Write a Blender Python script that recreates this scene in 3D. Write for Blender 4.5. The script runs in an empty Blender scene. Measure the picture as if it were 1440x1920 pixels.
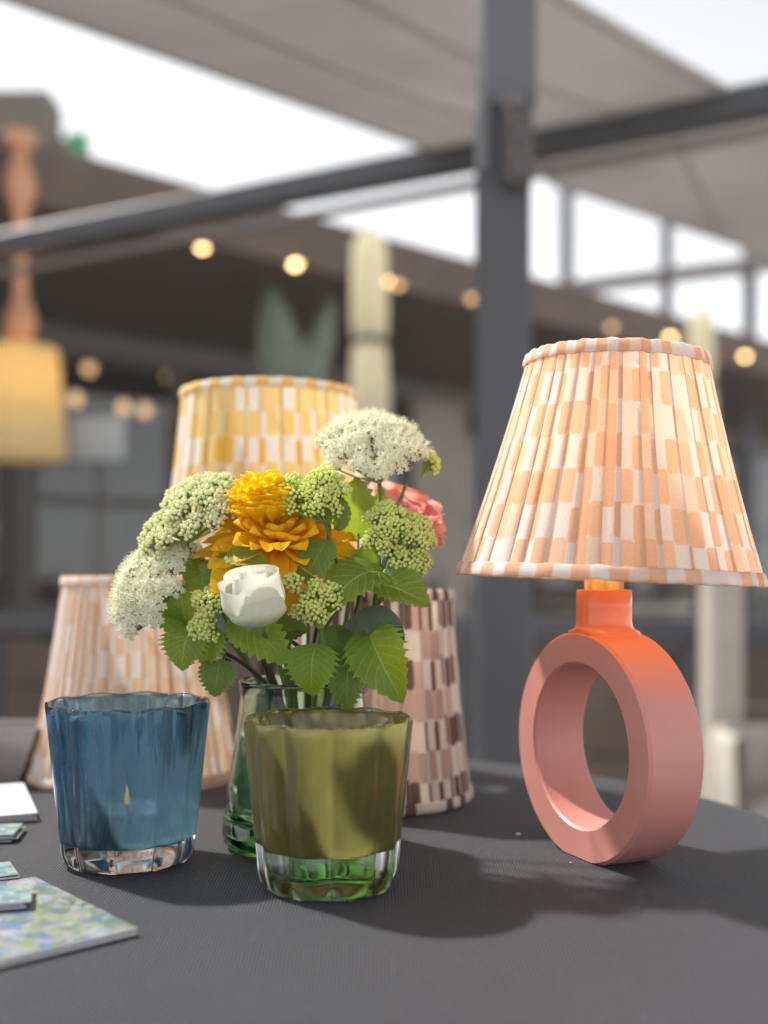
import bpy, math, random
from mathutils import Vector, Matrix, Quaternion
from mathutils import noise as mnoise
R = math.radians
PI = math.pi
C = bpy.context.scene.collection
S = bpy.context.scene
random.seed(7)

# ------------------------------------------------------------------ camera, world, sun, exposure
FPX, HZ, H = 2050.0, 1075.0, 0.155          # focal length in photo pixels, horizon row, eye height over the table
cam = bpy.data.cameras.new('camera')
camo = bpy.data.objects.new('camera', cam); C.objects.link(camo)
camo.location = (0, 0, H); camo.rotation_euler = (PI/2, 0, 0)
cam.sensor_fit = 'AUTO'; cam.sensor_width = 36.0
cam.lens = FPX/1920*36.0
cam.shift_y = (HZ-960)/1920
cam.clip_start = 0.02; cam.clip_end = 500
cam.dof.use_dof = True
cam.dof.focus_distance = 0.572
cam.dof.aperture_fstop = cam.lens/11.4
cam.dof.aperture_blades = 0
S.camera = camo

SUN_EL, SUN_AZ = 51.0, -56.0                  # azimuth clockwise from +Y
w = bpy.data.worlds.new('World'); S.world = w; w.use_nodes = True
nt = w.node_tree; nt.nodes.clear()
out = nt.nodes.new('ShaderNodeOutputWorld'); bg = nt.nodes.new('ShaderNodeBackground')
sky = nt.nodes.new('ShaderNodeTexSky'); sky.sky_type = 'NISHITA'; sky.sun_disc = False
sky.sun_elevation = R(SUN_EL); sky.sun_rotation = R(SUN_AZ)
sky.dust_density = 0.2; sky.air_density = 0.6; sky.ozone_density = 1.0
hs = nt.nodes.new('ShaderNodeHueSaturation'); hs.inputs['Saturation'].default_value = 0.10
nt.links.new(sky.outputs[0], hs.inputs['Color']); nt.links.new(hs.outputs[0], bg.inputs[0])
bg.inputs[1].default_value = 0.11
nt.links.new(bg.outputs[0], out.inputs[0])
sl = bpy.data.lights.new('sun', 'SUN'); sl.energy = 2.6; sl.angle = R(3); sl.color = (1, .955, .90)
so = bpy.data.objects.new('sun', sl); C.objects.link(so)
sd = Vector((math.sin(R(SUN_AZ))*math.cos(R(SUN_EL)), math.cos(R(SUN_AZ))*math.cos(R(SUN_EL)), math.sin(R(SUN_EL))))
so.rotation_euler = (-sd).to_track_quat('-Z', 'Y').to_euler(); so.location = (2, 2, 3)
vs = S.view_settings
S.display_settings.display_device = 'sRGB'
vs.view_transform = 'Standard'; vs.look = 'None'; vs.gamma = 1; vs.use_curve_mapping = False
vs.exposure = 1.5
cy = S.cycles
cy.use_denoising = True
try: cy.denoiser = 'OPENIMAGEDENOISE'
except Exception: pass
cy.max_bounces = 18; cy.diffuse_bounces = 6; cy.glossy_bounces = 6; cy.transmission_bounces = 14; cy.transparent_max_bounces = 16
cy.caustics_refractive = True; cy.caustics_reflective = False; cy.sample_clamp_indirect = 4.0; cy.blur_glossy = 0.6

# ------------------------------------------------------------------ helpers
def at(px, py, Y):
    return Vector(((px-720)*Y/FPX, Y, H-(py-HZ)*Y/FPX))
def gnd(px, py, z=0.0):
    return at(px, py, (H-z)*FPX/(py-HZ))
def sp(px, Y): return px*Y/FPX              # size of px pixels at depth Y

def wloc(o):
    v = Vector((0, 0, 0))
    while o is not None:
        v += o.location; o = o.parent
    return v

class MB:
    def __init__(s): s.v = []; s.f = []; s.uv = []; s.mi = []; s.sm = []
    def add(s, vs_, fs, uvs=None, mi=0, smooth=True):
        n = len(s.v); s.v.extend([tuple(p) for p in vs_])
        for k, f in enumerate(fs):
            s.f.append(tuple(n+i for i in f)); s.mi.append(mi); s.sm.append(smooth)
            if uvs is not None: s.uv.append([uvs[i] for i in f])
            else: s.uv.append([(0, 0)]*len(f))
    def grid(s, fn, nu, nv, cu=False, mi=0, smooth=True, flip=False):
        # fn(i, j) -> (point, uv); wraps in u when cu
        P = []; U = []
        for j in range(nv):
            for i in range(nu):
                p, u = fn(i, j); P.append(p); U.append(u)
        n0 = len(s.v); s.v.extend([tuple(p) for p in P])
        for j in range(nv-1):
            for i in range(nu if cu else nu-1):
                a = j*nu+i; b = j*nu+(i+1) % nu; c = (j+1)*nu+(i+1) % nu; d = (j+1)*nu+i
                q = (a, b, c, d) if not flip else (a, d, c, b)
                s.f.append(tuple(n0+t for t in q)); s.uv.append([U[t] for t in q]); s.mi.append(mi); s.sm.append(smooth)
    def lathe(s, prof, seg=48, c=(0, 0, 0), mod=None, mi=0, smooth=True, M=None):
        def fn(i, j):
            a = 2*PI*i/seg; r, z = prof[j]
            if mod: r = r*mod(a, j)
            p = Vector((r*math.cos(a), r*math.sin(a), z))
            if M is not None: p = M @ p
            return p+Vector(c), (i/seg, j/(len(prof)-1))
        s.grid(fn, seg, len(prof), cu=True, mi=mi, smooth=smooth)
    def tube(s, pts, rad, seg=8, mi=0, caps=True):
        pts = [Vector(p) for p in pts]
        n = len(pts)
        if not isinstance(rad, (list, tuple)): rad = [rad]*n
        t0 = (pts[1]-pts[0]).normalized()
        up = Vector((0, 0, 1)) if abs(t0.z) < .9 else Vector((1, 0, 0))
        x = t0.cross(up).normalized()
        P = []
        for k in range(n):
            t = (pts[min(k+1, n-1)]-pts[max(k-1, 0)])
            t = t.normalized() if t.length > 1e-9 else t0
            x = (x-t*x.dot(t)).normalized(); y = t.cross(x)
            for i in range(seg):
                a = 2*PI*i/seg
                P.append(pts[k]+(x*math.cos(a)+y*math.sin(a))*rad[k])
        F = []
        for k in range(n-1):
            for i in range(seg):
                j = (i+1) % seg
                F.append((k*seg+i, k*seg+j, (k+1)*seg+j, (k+1)*seg+i))
        if caps:
            F.append(tuple(reversed(range(seg)))); F.append(tuple((n-1)*seg+i for i in range(seg)))
        U = [(i/seg, k/(n-1)) for k in range(n) for i in range(seg)]
        s.add(P, F, U, mi)
    def box(s, c, size, ax=None, mi=0, bevel=0.0):
        # ax: optional 3x3 matrix of axes; chamfered vertical and horizontal edges when bevel > 0
        c = Vector(c); hx, hy, hz = size[0]/2, size[1]/2, size[2]/2
        A = ax if ax is not None else Matrix.Identity(3)
        if bevel <= 0:
            P = [Vector((x, y, z)) for z in (-hz, hz) for y in (-hy, hy) for x in (-hx, hx)]
            F = [(0, 2, 3, 1), (4, 5, 7, 6), (0, 1, 5, 4), (2, 6, 7, 3), (0, 4, 6, 2), (1, 3, 7, 5)]
            s.add([c+A @ p for p in P], F, None, mi, False); return
        b = min(bevel, hx*.9, hy*.9, hz*.9)
        def ring(x, y, z):
            return [Vector((x-b, -y, z)), Vector((x, -y+b, z)), Vector((x, y-b, z)), Vector((x-b, y, z)),
                    Vector((-x+b, y, z)), Vector((-x, y-b, z)), Vector((-x, -y+b, z)), Vector((-x+b, -y, z))]
        rs = [ring(hx-b, hy-b, -hz), ring(hx, hy, -hz+b), ring(hx, hy, hz-b), ring(hx-b, hy-b, hz)]
        P = [c+A @ p for r in rs for p in r]; F = []
        for k in range(3):
            for i in range(8):
                j = (i+1) % 8; F.append((k*8+i, k*8+j, (k+1)*8+j, (k+1)*8+i))
        F.append(tuple(reversed(range(8)))); F.append(tuple(24+i for i in range(8)))
        s.add(P, F, None, mi, False)
    def mesh(s, name, mats, off=Vector((0, 0, 0))):
        me = bpy.data.meshes.new(name)
        me.from_pydata([(p[0]-off.x, p[1]-off.y, p[2]-off.z) for p in s.v], [], s.f)
        uvl = me.uv_layers.new(name='UVMap')
        flat = [c for f in s.uv for u in f for c in u]
        uvl.data.foreach_set('uv', flat)
        me.polygons.foreach_set('material_index', s.mi)
        me.polygons.foreach_set('use_smooth', s.sm)
        for m in (mats if isinstance(mats, (list, tuple)) else [mats]): me.materials.append(m)
        me.update()
        return me
    def build(s, name, mats, parent=None, stuff=False):
        off = wloc(parent) if parent is not None else Vector((0, 0, 0))
        o = bpy.data.objects.new(name, s.mesh(name, mats, off)); C.objects.link(o)
        if parent is not None: o.parent = parent
        if stuff: o['kind'] = 'stuff'
        return o

def tag(o, label, cat, group=None):
    o['label'] = label; o['category'] = cat
    if group: o['group'] = group
    return o
def thing(name, label, cat, loc, group=None):
    o = bpy.data.objects.new(name, None); C.objects.link(o); o.location = Vector(loc); o.empty_display_size = .02
    return tag(o, label, cat, group)
def structure(name, mb, mat):
    o = mb.build(name, mat); o['kind'] = 'structure'; return o
def copy_tree(o, parent=None):
    c = o.copy(); C.objects.link(c)
    if parent is not None: c.parent = parent
    for ch in list(o.children): copy_tree(ch, c)
    return c
def orig(loc_thing, mb, name, label, cat, mat, group=None):   # single-mesh thing with its origin at loc_thing
    o = bpy.data.objects.new(name, mb.mesh(name, mat, Vector(loc_thing))); C.objects.link(o); o.location = Vector(loc_thing)
    return tag(o, label, cat, group)

# ------------------------------------------------------------------ materials
class NT:
    def __init__(s, name):
        s.m = bpy.data.materials.new(name); s.m.use_nodes = True
        s.t = s.m.node_tree; s.t.nodes.clear()
        s.out = s.n('ShaderNodeOutputMaterial')
    def n(s, t, **kw):
        o = s.t.nodes.new(t)
        for k, v in kw.items(): setattr(o, k, v)
        return o
    def l(s, a, b): s.t.links.new(a, b)
    def val(s, inp, v):
        if isinstance(v, bpy.types.NodeSocket): s.l(v, inp)
        elif isinstance(v, (tuple, list)) and len(v) == 3 and inp.type == 'RGBA': inp.default_value = (*v, 1)
        else: inp.default_value = v
    def math(s, op, a, b=None, c=None):
        o = s.n('ShaderNodeMath', operation=op)
        s.val(o.inputs[0], a)
        if b is not None: s.val(o.inputs[1], b)
        if c is not None: s.val(o.inputs[2], c)
        return o.outputs[0]
    def mix(s, f, a, b, blend='MIX'):
        o = s.n('ShaderNodeMix', data_type='RGBA', blend_type=blend)
        s.val(o.inputs[0], f); s.val(o.inputs[6], a); s.val(o.inputs[7], b)
        return o.outputs[2]
    def noise(s, vec=None, scale=10, detail=3, rough=.5):
        o = s.n('ShaderNodeTexNoise'); o.inputs['Scale'].default_value = scale; o.inputs['Detail'].default_value = detail; o.inputs['Roughness'].default_value = rough
        if vec is not None: s.l(vec, o.inputs['Vector'])
        return o
    def ramp(s, f, stops):
        o = s.n('ShaderNodeValToRGB'); s.val(o.inputs[0], f)
        e = o.color_ramp.elements
        while len(e) < len(stops): e.new(.5)
        for k, (p, c) in enumerate(stops):
            e[k].position = p; e[k].color = (*c, 1) if len(c) == 3 else c
        return o.outputs[0]
    def maprange(s, v, a, b, c=0., d=1.):
        o = s.n('ShaderNodeMapRange'); s.val(o.inputs[0], v)
        for k, x in enumerate((a, b, c, d)): o.inputs[k+1].default_value = x
        return o.outputs[0]
    def pr(s, **kw):
        o = s.n('ShaderNodeBsdfPrincipled')
        for k, v in kw.items():
            s.val(o.inputs[k.replace('_', ' ')], v)
        return o
    def bump(s, h, strength=.3, dist=.001):
        o = s.n('ShaderNodeBump'); o.inputs['Strength'].default_value = strength; o.inputs['Distance'].default_value = dist
        s.l(h, o.inputs['Height']); return o.outputs[0]
    def done(s, sh): s.l(sh, s.out.inputs[0]); return s.m
    def obj(s): return s.n('ShaderNodeTexCoord').outputs['Object']
    def uv(s): return s.n('ShaderNodeTexCoord').outputs['UV']

def simple(name, col, rough=.5, metal=0., var=.15, scale=30, spec=.5, coat=0., bump=0., bdist=.001):
    t = NT(name); v = t.obj(); nz = t.noise(v, scale, 5, .6)
    f = t.maprange(nz.outputs[0], .3, .7)
    dark = tuple(c*(1-var) for c in col); lite = tuple(min(1, c*(1+var)) for c in col)
    c = t.mix(f, dark, lite)
    p = t.pr(Base_Color=c, Roughness=t.maprange(nz.outputs[0], .2, .8, max(0, rough-.06), min(1, rough+.06)), Metallic=metal, Coat_Weight=coat, Coat_Roughness=.08)
    p.inputs['Specular IOR Level'].default_value = spec
    if bump: t.l(t.bump(t.noise(v, scale*8, 3).outputs[0], bump, bdist), p.inputs['Normal'])
    return t.done(p.outputs[0])
def emit(name, col, st):
    t = NT(name); e = t.n('ShaderNodeEmission'); e.inputs[0].default_value = (*col, 1); e.inputs[1].default_value = st
    return t.done(e.outputs[0])

def cloth_mat():
    t = NT('black_ribbed_tablecloth'); v = t.obj()
    sx = t.n('ShaderNodeSeparateXYZ'); t.l(v, sx.inputs[0])
    wob = t.noise(v, 18, 2)
    x = t.math('MULTIPLY_ADD', wob.outputs[0], .004, sx.outputs[0])
    rib = t.math('SINE', t.math('MULTIPLY', x, 2*PI/.0016))
    y2 = t.math('SINE', t.math('MULTIPLY', sx.outputs[1], 2*PI/.0016))
    dg = t.math('SINE', t.math('MULTIPLY', t.math('ADD', sx.outputs[0], sx.outputs[1]), 2*PI/.0011))
    hh = t.math('ADD', t.math('ADD', rib, t.math('MULTIPLY', y2, .35)), t.math('MULTIPLY', dg, .3))
    fine = t.noise(v, 900, 3, .7)
    big = t.noise(v, 6, 4, .6)
    c = t.mix(t.maprange(big.outputs[0], .3, .7), (.0090, .0106, .0178), (.0135, .0156, .0250))
    c = t.mix(t.maprange(hh, -1.5, 1.5), t.mix(.40, c, (.004, .004, .0055)), c)
    lint = t.maprange(t.noise(v, 420, 2, .5).outputs[0], .67, .75)
    c = t.mix(t.math('MULTIPLY', lint, .5), c, (.20, .19, .185))
    p = t.pr(Base_Color=c, Roughness=.58, Sheen_Weight=.12, Sheen_Roughness=.4)
    p.inputs['Specular IOR Level'].default_value = .36
    h2 = t.math('ADD', hh, t.math('MULTIPLY', fine.outputs[0], 1.2))
    crs = t.noise(v, 9, 3, .55)
    b2 = t.n('ShaderNodeBump'); b2.inputs['Strength'].default_value = .35; b2.inputs['Distance'].default_value = .004; t.l(crs.outputs[0], b2.inputs['Height'])
    b1 = t.n('ShaderNodeBump'); b1.inputs['Strength'].default_value = .55; b1.inputs['Distance'].default_value = .0004; t.l(h2, b1.inputs['Height']); t.l(b2.outputs[0], b1.inputs['Normal'])
    t.l(b1.outputs[0], p.inputs['Normal'])
    return t.done(p.outputs[0])

def brush_fabric(name, ncol, nrow, white, cols, trans=.5, off=None, poff=.4):
    """hand-painted brush-check cloth: blocks in columns; UV.x counts columns round, UV.y rows upward. cols: one colour pair per row in turn"""
    t = NT(name); uv = t.uv()
    s = t.n('ShaderNodeSeparateXYZ'); t.l(uv, s.inputs[0])
    nz = t.noise(uv, 60, 3, .6); mp = t.n('ShaderNodeMapping'); mp.inputs['Scale'].default_value = (160, 12, 1); t.l(uv, mp.inputs[0])
    rag = t.noise(mp.outputs[0], 1.0, 3, .7)
    u = t.math('MULTIPLY', s.outputs[0], ncol)
    u = t.math('ADD', u, t.math('MULTIPLY_ADD', nz.outputs[0], .34, -.17))
    u = t.math('ADD', u, t.math('MULTIPLY_ADD', rag.outputs[0], .22, -.11))
    ci = t.math('FLOOR', u); fu = t.math('FRACT', u)
    wn = t.n('ShaderNodeTexWhiteNoise', noise_dimensions='1D'); t.l(ci, wn.inputs['W'])
    v = t.math('MULTIPLY', s.outputs[1], nrow)
    v = t.math('ADD', v, t.math('MULTIPLY_ADD', wn.outputs[0], .22, 0))
    v = t.math('ADD', v, t.math('MULTIPLY_ADD', nz.outputs[0], .16, -.08))
    ri = t.math('FLOOR', v); fv = t.math('FRACT', v)
    par = t.math('MODULO', t.math('ADD', t.math('ADD', ci, ri), 200), 2)
    cell = t.n('ShaderNodeTexWhiteNoise', noise_dimensions='2D')
    cb = t.n('ShaderNodeCombineXYZ'); t.l(ci, cb.inputs[0]); t.l(ri, cb.inputs[1]); t.l(cb.outputs[0], cell.inputs['Vector'])
    flip = t.math('LESS_THAN', cell.outputs[0], .06)
    on0 = t.math('ABSOLUTE', t.math('SUBTRACT', par, flip))
    # brush blocks have rounded corners and swell past their column on one side
    dx = t.math('MAXIMUM', t.math('SUBTRACT', t.math('ABSOLUTE', t.math('SUBTRACT', fu, .5)), .24), 0)
    dy = t.math('MULTIPLY', t.math('MAXIMUM', t.math('SUBTRACT', t.math('ABSOLUTE', t.math('SUBTRACT', fv, .5)), .38), 0), 2.1)
    rr = t.math('SQRT', t.math('ADD', t.math('MULTIPLY', dx, dx), t.math('MULTIPLY', dy, dy)))
    on = t.math('MULTIPLY', on0, t.maprange(rr, .275, .255))
    k = t.math('MODULO', t.math('ADD', ri, 30), len(cols))
    col = None
    for i, (a, b) in enumerate(cols):
        cc = t.mix(cell.outputs[0], a, b)
        if col is None: col = cc
        else:
            m_ = t.math('COMPARE', k, float(i), .1)
            col = t.mix(m_, col, cc)
    wash = t.maprange(rag.outputs[0], .3, .75)
    col = t.mix(t.math('MULTIPLY', wash, .22), col, white)
    cell2 = t.n('ShaderNodeTexWhiteNoise', noise_dimensions='3D'); cb2 = t.n('ShaderNodeCombineXYZ'); t.l(ci, cb2.inputs[0]); t.l(ri, cb2.inputs[1]); cb2.inputs[2].default_value = 3.7; t.l(cb2.outputs[0], cell2.inputs['Vector'])
    ground = t.mix(t.math('MULTIPLY', t.math('LESS_THAN', cell2.outputs[0], poff), t.maprange(rr, .29, .25)), white, off if off else white)
    c = t.mix(on, ground, col)
    ob = t.obj()
    weave = t.noise(ob, 1400, 2, .6)
    slub = t.n('ShaderNodeMapping'); slub.inputs['Scale'].default_value = (420, 9, 1); t.l(uv, slub.inputs[0]); sb = t.noise(slub.outputs[0], 1, 3, .6)
    c = t.mix(t.maprange(weave.outputs[0], .38, .68, 0, .20), c, (.36, .29, .23)); c = t.mix(t.maprange(sb.outputs[0], .5, .72, 0, .13), c, (.42, .33, .26))
    d = t.n('ShaderNodeBsdfDiffuse'); tr = t.n('ShaderNodeBsdfTranslucent'); t.l(c, d.inputs[0])
    ct = t.mix(1.0, c, (1.0, .92, .80), 'MULTIPLY'); t.l(ct, tr.inputs[0])
    bp = t.bump(weave.outputs[0], .35, .0004); t.l(bp, d.inputs['Normal'])
    ms = t.n('ShaderNodeMixShader'); ms.inputs[0].default_value = trans
    t.l(d.outputs[0], ms.inputs[1]); t.l(tr.outputs[0], ms.inputs[2])
    return t.done(ms.outputs[0])

def leaf_mat(name, a, b, tr_col, vein=(.42, .54, .18), trans=.42, nv=8.0):
    t = NT(name); uv = t.uv(); s = t.n('ShaderNodeSeparateXYZ'); t.l(uv, s.inputs[0])
    au = t.math('ABSOLUTE', t.math('MULTIPLY_ADD', s.outputs[0], 2, -1))
    nz = t.noise(uv, 9, 4, .6)
    ph = t.math('MULTIPLY', t.math('SUBTRACT', s.outputs[1], t.math('MULTIPLY', au, .30)), nv)
    fr = t.math('ABSOLUTE', t.math('SUBTRACT', t.math('FRACT', t.math('ADD', ph, 50.5)), .5))
    sv = t.maprange(fr, .07, .02)
    mv = t.maprange(au, .055, .02)
    mp = t.n('ShaderNodeMapping'); mp.inputs['Scale'].default_value = (16, 22, 1); t.l(uv, mp.inputs[0])
    vo = t.n('ShaderNodeTexVoronoi', feature='DISTANCE_TO_EDGE'); vo.inputs['Scale'].default_value = 1.0; t.l(mp.outputs[0], vo.inputs['Vector'])
    net = t.maprange(vo.outputs[0], .09, .02)
    v = t.math('MAXIMUM', t.math('MAXIMUM', sv, mv), t.math('MULTIPLY', net, .28))
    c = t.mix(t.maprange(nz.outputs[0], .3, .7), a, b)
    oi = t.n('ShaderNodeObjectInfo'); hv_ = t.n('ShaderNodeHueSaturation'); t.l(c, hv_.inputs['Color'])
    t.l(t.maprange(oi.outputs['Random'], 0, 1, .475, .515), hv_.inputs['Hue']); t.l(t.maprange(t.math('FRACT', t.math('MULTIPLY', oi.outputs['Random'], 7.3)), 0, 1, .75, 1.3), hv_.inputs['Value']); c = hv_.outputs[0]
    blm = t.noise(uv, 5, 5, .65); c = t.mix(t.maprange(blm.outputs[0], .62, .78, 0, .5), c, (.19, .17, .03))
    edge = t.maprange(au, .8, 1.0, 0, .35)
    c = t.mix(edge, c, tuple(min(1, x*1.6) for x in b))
    c2 = t.mix(t.math('MULTIPLY', v, .75), c, vein)
    p = t.pr(Base_Color=c2, Roughness=.42); p.inputs['Specular IOR Level'].default_value = .4
    tl = t.n('ShaderNodeBsdfTranslucent'); t.l(t.mix(t.math('MULTIPLY', v, .5), t.mix(nz.outputs[0], tuple(x*.8 for x in tr_col), tr_col), tuple(x*.75 for x in vein)), tl.inputs[0])
    hgt = t.math('SUBTRACT', t.math('MULTIPLY', nz.outputs[0], .3), v)
    bp = t.bump(hgt, .5, .0005); t.l(bp, p.inputs['Normal']); t.l(bp, tl.inputs['Normal'])
    ms = t.n('ShaderNodeMixShader'); ms.inputs[0].default_value = trans
    t.l(p.outputs[0], ms.inputs[1]); t.l(tl.outputs[0], ms.inputs[2])
    return t.done(ms.outputs[0])

def petal_mat(name, base, tip, trans=.4, rough=.5, streak=.25, per_obj=.12):
    t = NT(name); uv = t.uv(); s = t.n('ShaderNodeSeparateXYZ'); t.l(uv, s.inputs[0])
    mp = t.n('ShaderNodeMapping'); mp.inputs['Scale'].default_value = (26, 2.0, 1); t.l(uv, mp.inputs[0])
    st = t.noise(mp.outputs[0], 1, 3, .6)
    c = t.mix(s.outputs[1], base, tip)
    c = t.mix(t.maprange(st.outputs[0], .35, .75, 0, streak), c, tuple(x*.62 for x in base))
    oi = t.n('ShaderNodeObjectInfo')
    c = t.mix(t.math('MULTIPLY', oi.outputs['Random'], per_obj*2), c, tuple(x*.7 for x in tip))
    p = t.pr(Base_Color=c, Roughness=rough); p.inputs['Specular IOR Level'].default_value = .3
    t.l(t.bump(st.outputs[0], .35, .0004), p.inputs['Normal'])
    tl = t.n('ShaderNodeBsdfTranslucent'); t.l(c, tl.inputs[0])
    ms = t.n('ShaderNodeMixShader'); ms.inputs[0].default_value = trans
    t.l(p.outputs[0], ms.inputs[1]); t.l(tl.outputs[0], ms.inputs[2])
    return t.done(ms.outputs[0])

def island_mat(name, a, b, trans=.25, rough=.5):
    t = NT(name); g = t.n('ShaderNodeNewGeometry')
    c = t.mix(g.outputs['Random Per Island'], a, b)
    p = t.pr(Base_Color=c, Roughness=rough); p.inputs['Specular IOR Level'].default_value = .35
    tl = t.n('ShaderNodeBsdfTranslucent'); t.l(c, tl.inputs[0])
    ms = t.n('ShaderNodeMixShader'); ms.inputs[0].default_value = trans
    t.l(p.outputs[0], ms.inputs[1]); t.l(tl.outputs[0], ms.inputs[2])
    return t.done(ms.outputs[0])

def glass_mat(name, tint=(1, 1, 1), rough=0.0, density=0, vcol=None, ior=1.48):
    t = NT(name); v = t.obj()
    p = t.pr(Base_Color=tint, Roughness=rough, IOR=ior, Transmission_Weight=1.0)
    nz = t.noise(v, 45, 2, .5)
    t.l(t.bump(nz.outputs[0], .25, .0012), p.inputs['Normal'])
    if density:
        va = t.n('ShaderNodeVolumeAbsorption'); va.inputs[0].default_value = (*vcol, 1); va.inputs[1].default_value = density
        t.l(va.outputs[0], t.out.inputs['Volume'])
    return t.done(p.outputs[0])

def lining_mat(name, deep, pale, tcol, transp=.2, streak=1.0, clear_top=(.05, .09, .3)):
    """milky colour sprayed on the inside of a glass: streaky and thinner towards the rim, lets some light through"""
    t = NT(name); v = t.obj(); mp = t.n('ShaderNodeMapping'); mp.inputs['Scale'].default_value = (230, 230, 11); t.l(v, mp.inputs[0])
    st = t.noise(mp.outputs[0], 1, 5, .66); sp_ = t.noise(v, 900, 3, .6); bl = t.noise(v, 55, 3, .6)
    sz = t.n('ShaderNodeSeparateXYZ'); t.l(v, sz.inputs[0])
    m_ = t.math('MULTIPLY', t.maprange(st.outputs[0], .40, .62), t.maprange(bl.outputs[0], .3, .6, .35, 1))
    c = t.mix(t.math('MULTIPLY', m_, streak), deep, pale)
    d = t.n('ShaderNodeBsdfDiffuse'); t.l(c, d.inputs[0])
    tl = t.n('ShaderNodeBsdfTranslucent'); t.l(t.mix(m_, tcol, tuple(min(1, x*1.25) for x in tcol)), tl.inputs[0])
    tp = t.n('ShaderNodeBsdfTransparent'); tp.inputs[0].default_value = (*[min(1, x*1.4) for x in tcol], 1)
    m1 = t.n('ShaderNodeMixShader'); m1.inputs[0].default_value = .6; t.l(d.outputs[0], m1.inputs[1]); t.l(tl.outputs[0], m1.inputs[2])
    top = t.math('MULTIPLY', t.maprange(sz.outputs[2], clear_top[0], clear_top[1], 0, clear_top[2]), t.maprange(st.outputs[0], .42, .60, .3, 1))
    f = t.math('ADD', t.math('MULTIPLY_ADD', sp_.outputs[0], .14, transp-.07), top)
    m2 = t.n('ShaderNodeMixShader'); t.l(f, m2.inputs[0]); t.l(m1.outputs[0], m2.inputs[1]); t.l(tp.outputs[0], m2.inputs[2])
    return t.done(m2.outputs[0])

def art_mat(name, cols, scale=40):
    t = NT(name); v = t.obj()
    a = t.noise(v, scale, 4, .65); b = t.noise(v, scale*.45, 2, .5)
    vo = t.n('ShaderNodeTexVoronoi'); vo.inputs['Scale'].default_value = scale*2.6; vo.inputs['Randomness'].default_value = 1
    dv = t.n('ShaderNodeVectorMath', operation='ADD'); t.l(v, dv.inputs[0])
    sc = t.n('ShaderNodeVectorMath', operation='SCALE'); t.l(a.outputs['Color'], sc.inputs[0]); sc.inputs['Scale'].default_value = .02; t.l(sc.outputs[0], dv.inputs[1])
    t.l(dv.outputs[0], vo.inputs['Vector'])
    s = t.n('ShaderNodeSeparateColor'); t.l(vo.outputs['Color'], s.inputs[0])
    f = t.math('MULTIPLY_ADD', s.outputs[0], .55, t.math('MULTIPLY', b.outputs[0], .5))
    st = [(k/(len(cols)-1)*.7+.15, c) for k, c in enumerate(cols)]
    c = t.ramp(f, st)
    c = t.mix(t.maprange(a.outputs[0], .52, .75, 0, .7), c, (.36, .39, .41))
    p = t.pr(Base_Color=c, Roughness=.5)
    return t.done(p.outputs[0])

def pane_mat(name, tint=(.5, .52, .52), refl=.12):
    t = NT(name); tp = t.n('ShaderNodeBsdfTransparent'); tp.inputs[0].default_value = (*tint, 1)
    gl = t.n('ShaderNodeBsdfGlossy'); gl.inputs['Roughness'].default_value = .03
    fr = t.n('ShaderNodeFresnel'); fr.inputs[0].default_value = 1.5
    ms = t.n('ShaderNodeMixShader'); t.l(t.math('MULTIPLY_ADD', fr.outputs[0], .9, .02), ms.inputs[0]); t.l(tp.outputs[0], ms.inputs[1]); t.l(gl.outputs[0], ms.inputs[2])
    return t.done(ms.outputs[0])

M = {}
M['cloth'] = cloth_mat()
M['wood_dark'] = simple('dark_wood', (.06, .04, .028), .5, var=.3, scale=20)
M['steel_grey'] = simple('anthracite_paint', (.054, .056, .066), .42, var=.1, scale=8)
M['steel_light'] = simple('grey_paint', (.115, .117, .132), .45, var=.1, scale=8)
def canvas():
    t = NT('grey_canvas'); v = t.obj(); nz = t.noise(v, 2.2, 4, .55)
    c = t.mix(t.maprange(nz.outputs[0], .3, .7), (.46, .445, .43), (.56, .545, .53))
    d = t.n('ShaderNodeBsdfDiffuse'); tl = t.n('ShaderNodeBsdfTranslucent'); t.l(c, d.inputs[0]); t.l(c, tl.inputs[0])
    ms = t.n('ShaderNodeMixShader'); ms.inputs[0].default_value = .45; t.l(d.outputs[0], ms.inputs[1]); t.l(tl.outputs[0], ms.inputs[2])
    return t.done(ms.outputs[0])
M['canvas'] = canvas()
M['awning_white'] = simple('white_canvas', (.78, .77, .75), .7, var=.04, scale=5)
M['soffit'] = simple('brown_soffit', (.12, .085, .06), .6, var=.2, scale=5)
M['wall_brown'] = simple('brown_cladding', (.105, .073, .052), .7, var=.25, scale=3)
M['wall_tall'] = simple('olive_brown_render', (.14, .125, .095), .8, var=.15, scale=2)
M['header'] = simple('grey_metal_trim', (.17, .155, .15), .5, var=.1)
M['pier'] = simple('taupe_plaster', (.38, .34, .29), .8, var=.15, scale=3)
M['frame_dark'] = simple('dark_window_frame', (.075, .068, .063), .5)
M['pane'] = pane_mat('tinted_window_glass')
M['inside'] = simple('dark_interior_wall', (.13, .088, .062), .8, var=.45, scale=1.5)
M['paving'] = simple('pale_stone_paving', (.44, .42, .39), .8, var=.2, scale=4)
M['joint'] = simple('pale_ground', (.34, .325, .30), .9)
M['copper'] = simple('copper', (.60, .29, .16), .45, metal=.3, var=.15)
M['cream_shade'] = petal_mat('cream_lampshade', (.85, .72, .40), (.85, .74, .45), .55, .8, .06, 0)
M['cream_canvas'] = petal_mat('cream_canvas', (.85, .80, .62), (.85, .80, .64), .6, .8, .04, 0)
M['bluegrey'] = simple('pale_blue_sign_paint', (.42, .47, .50), .5, var=.2)
M['green_sign'] = simple('green_sign_paint', (.05, .32, .12), .5)
M['greyleaf'] = simple('grey_green_leaf', (.16, .20, .15), .5, var=.3, scale=15)
M['beige'] = simple('beige_upholstery', (.42, .39, .34), .8, var=.08, scale=20)
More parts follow.
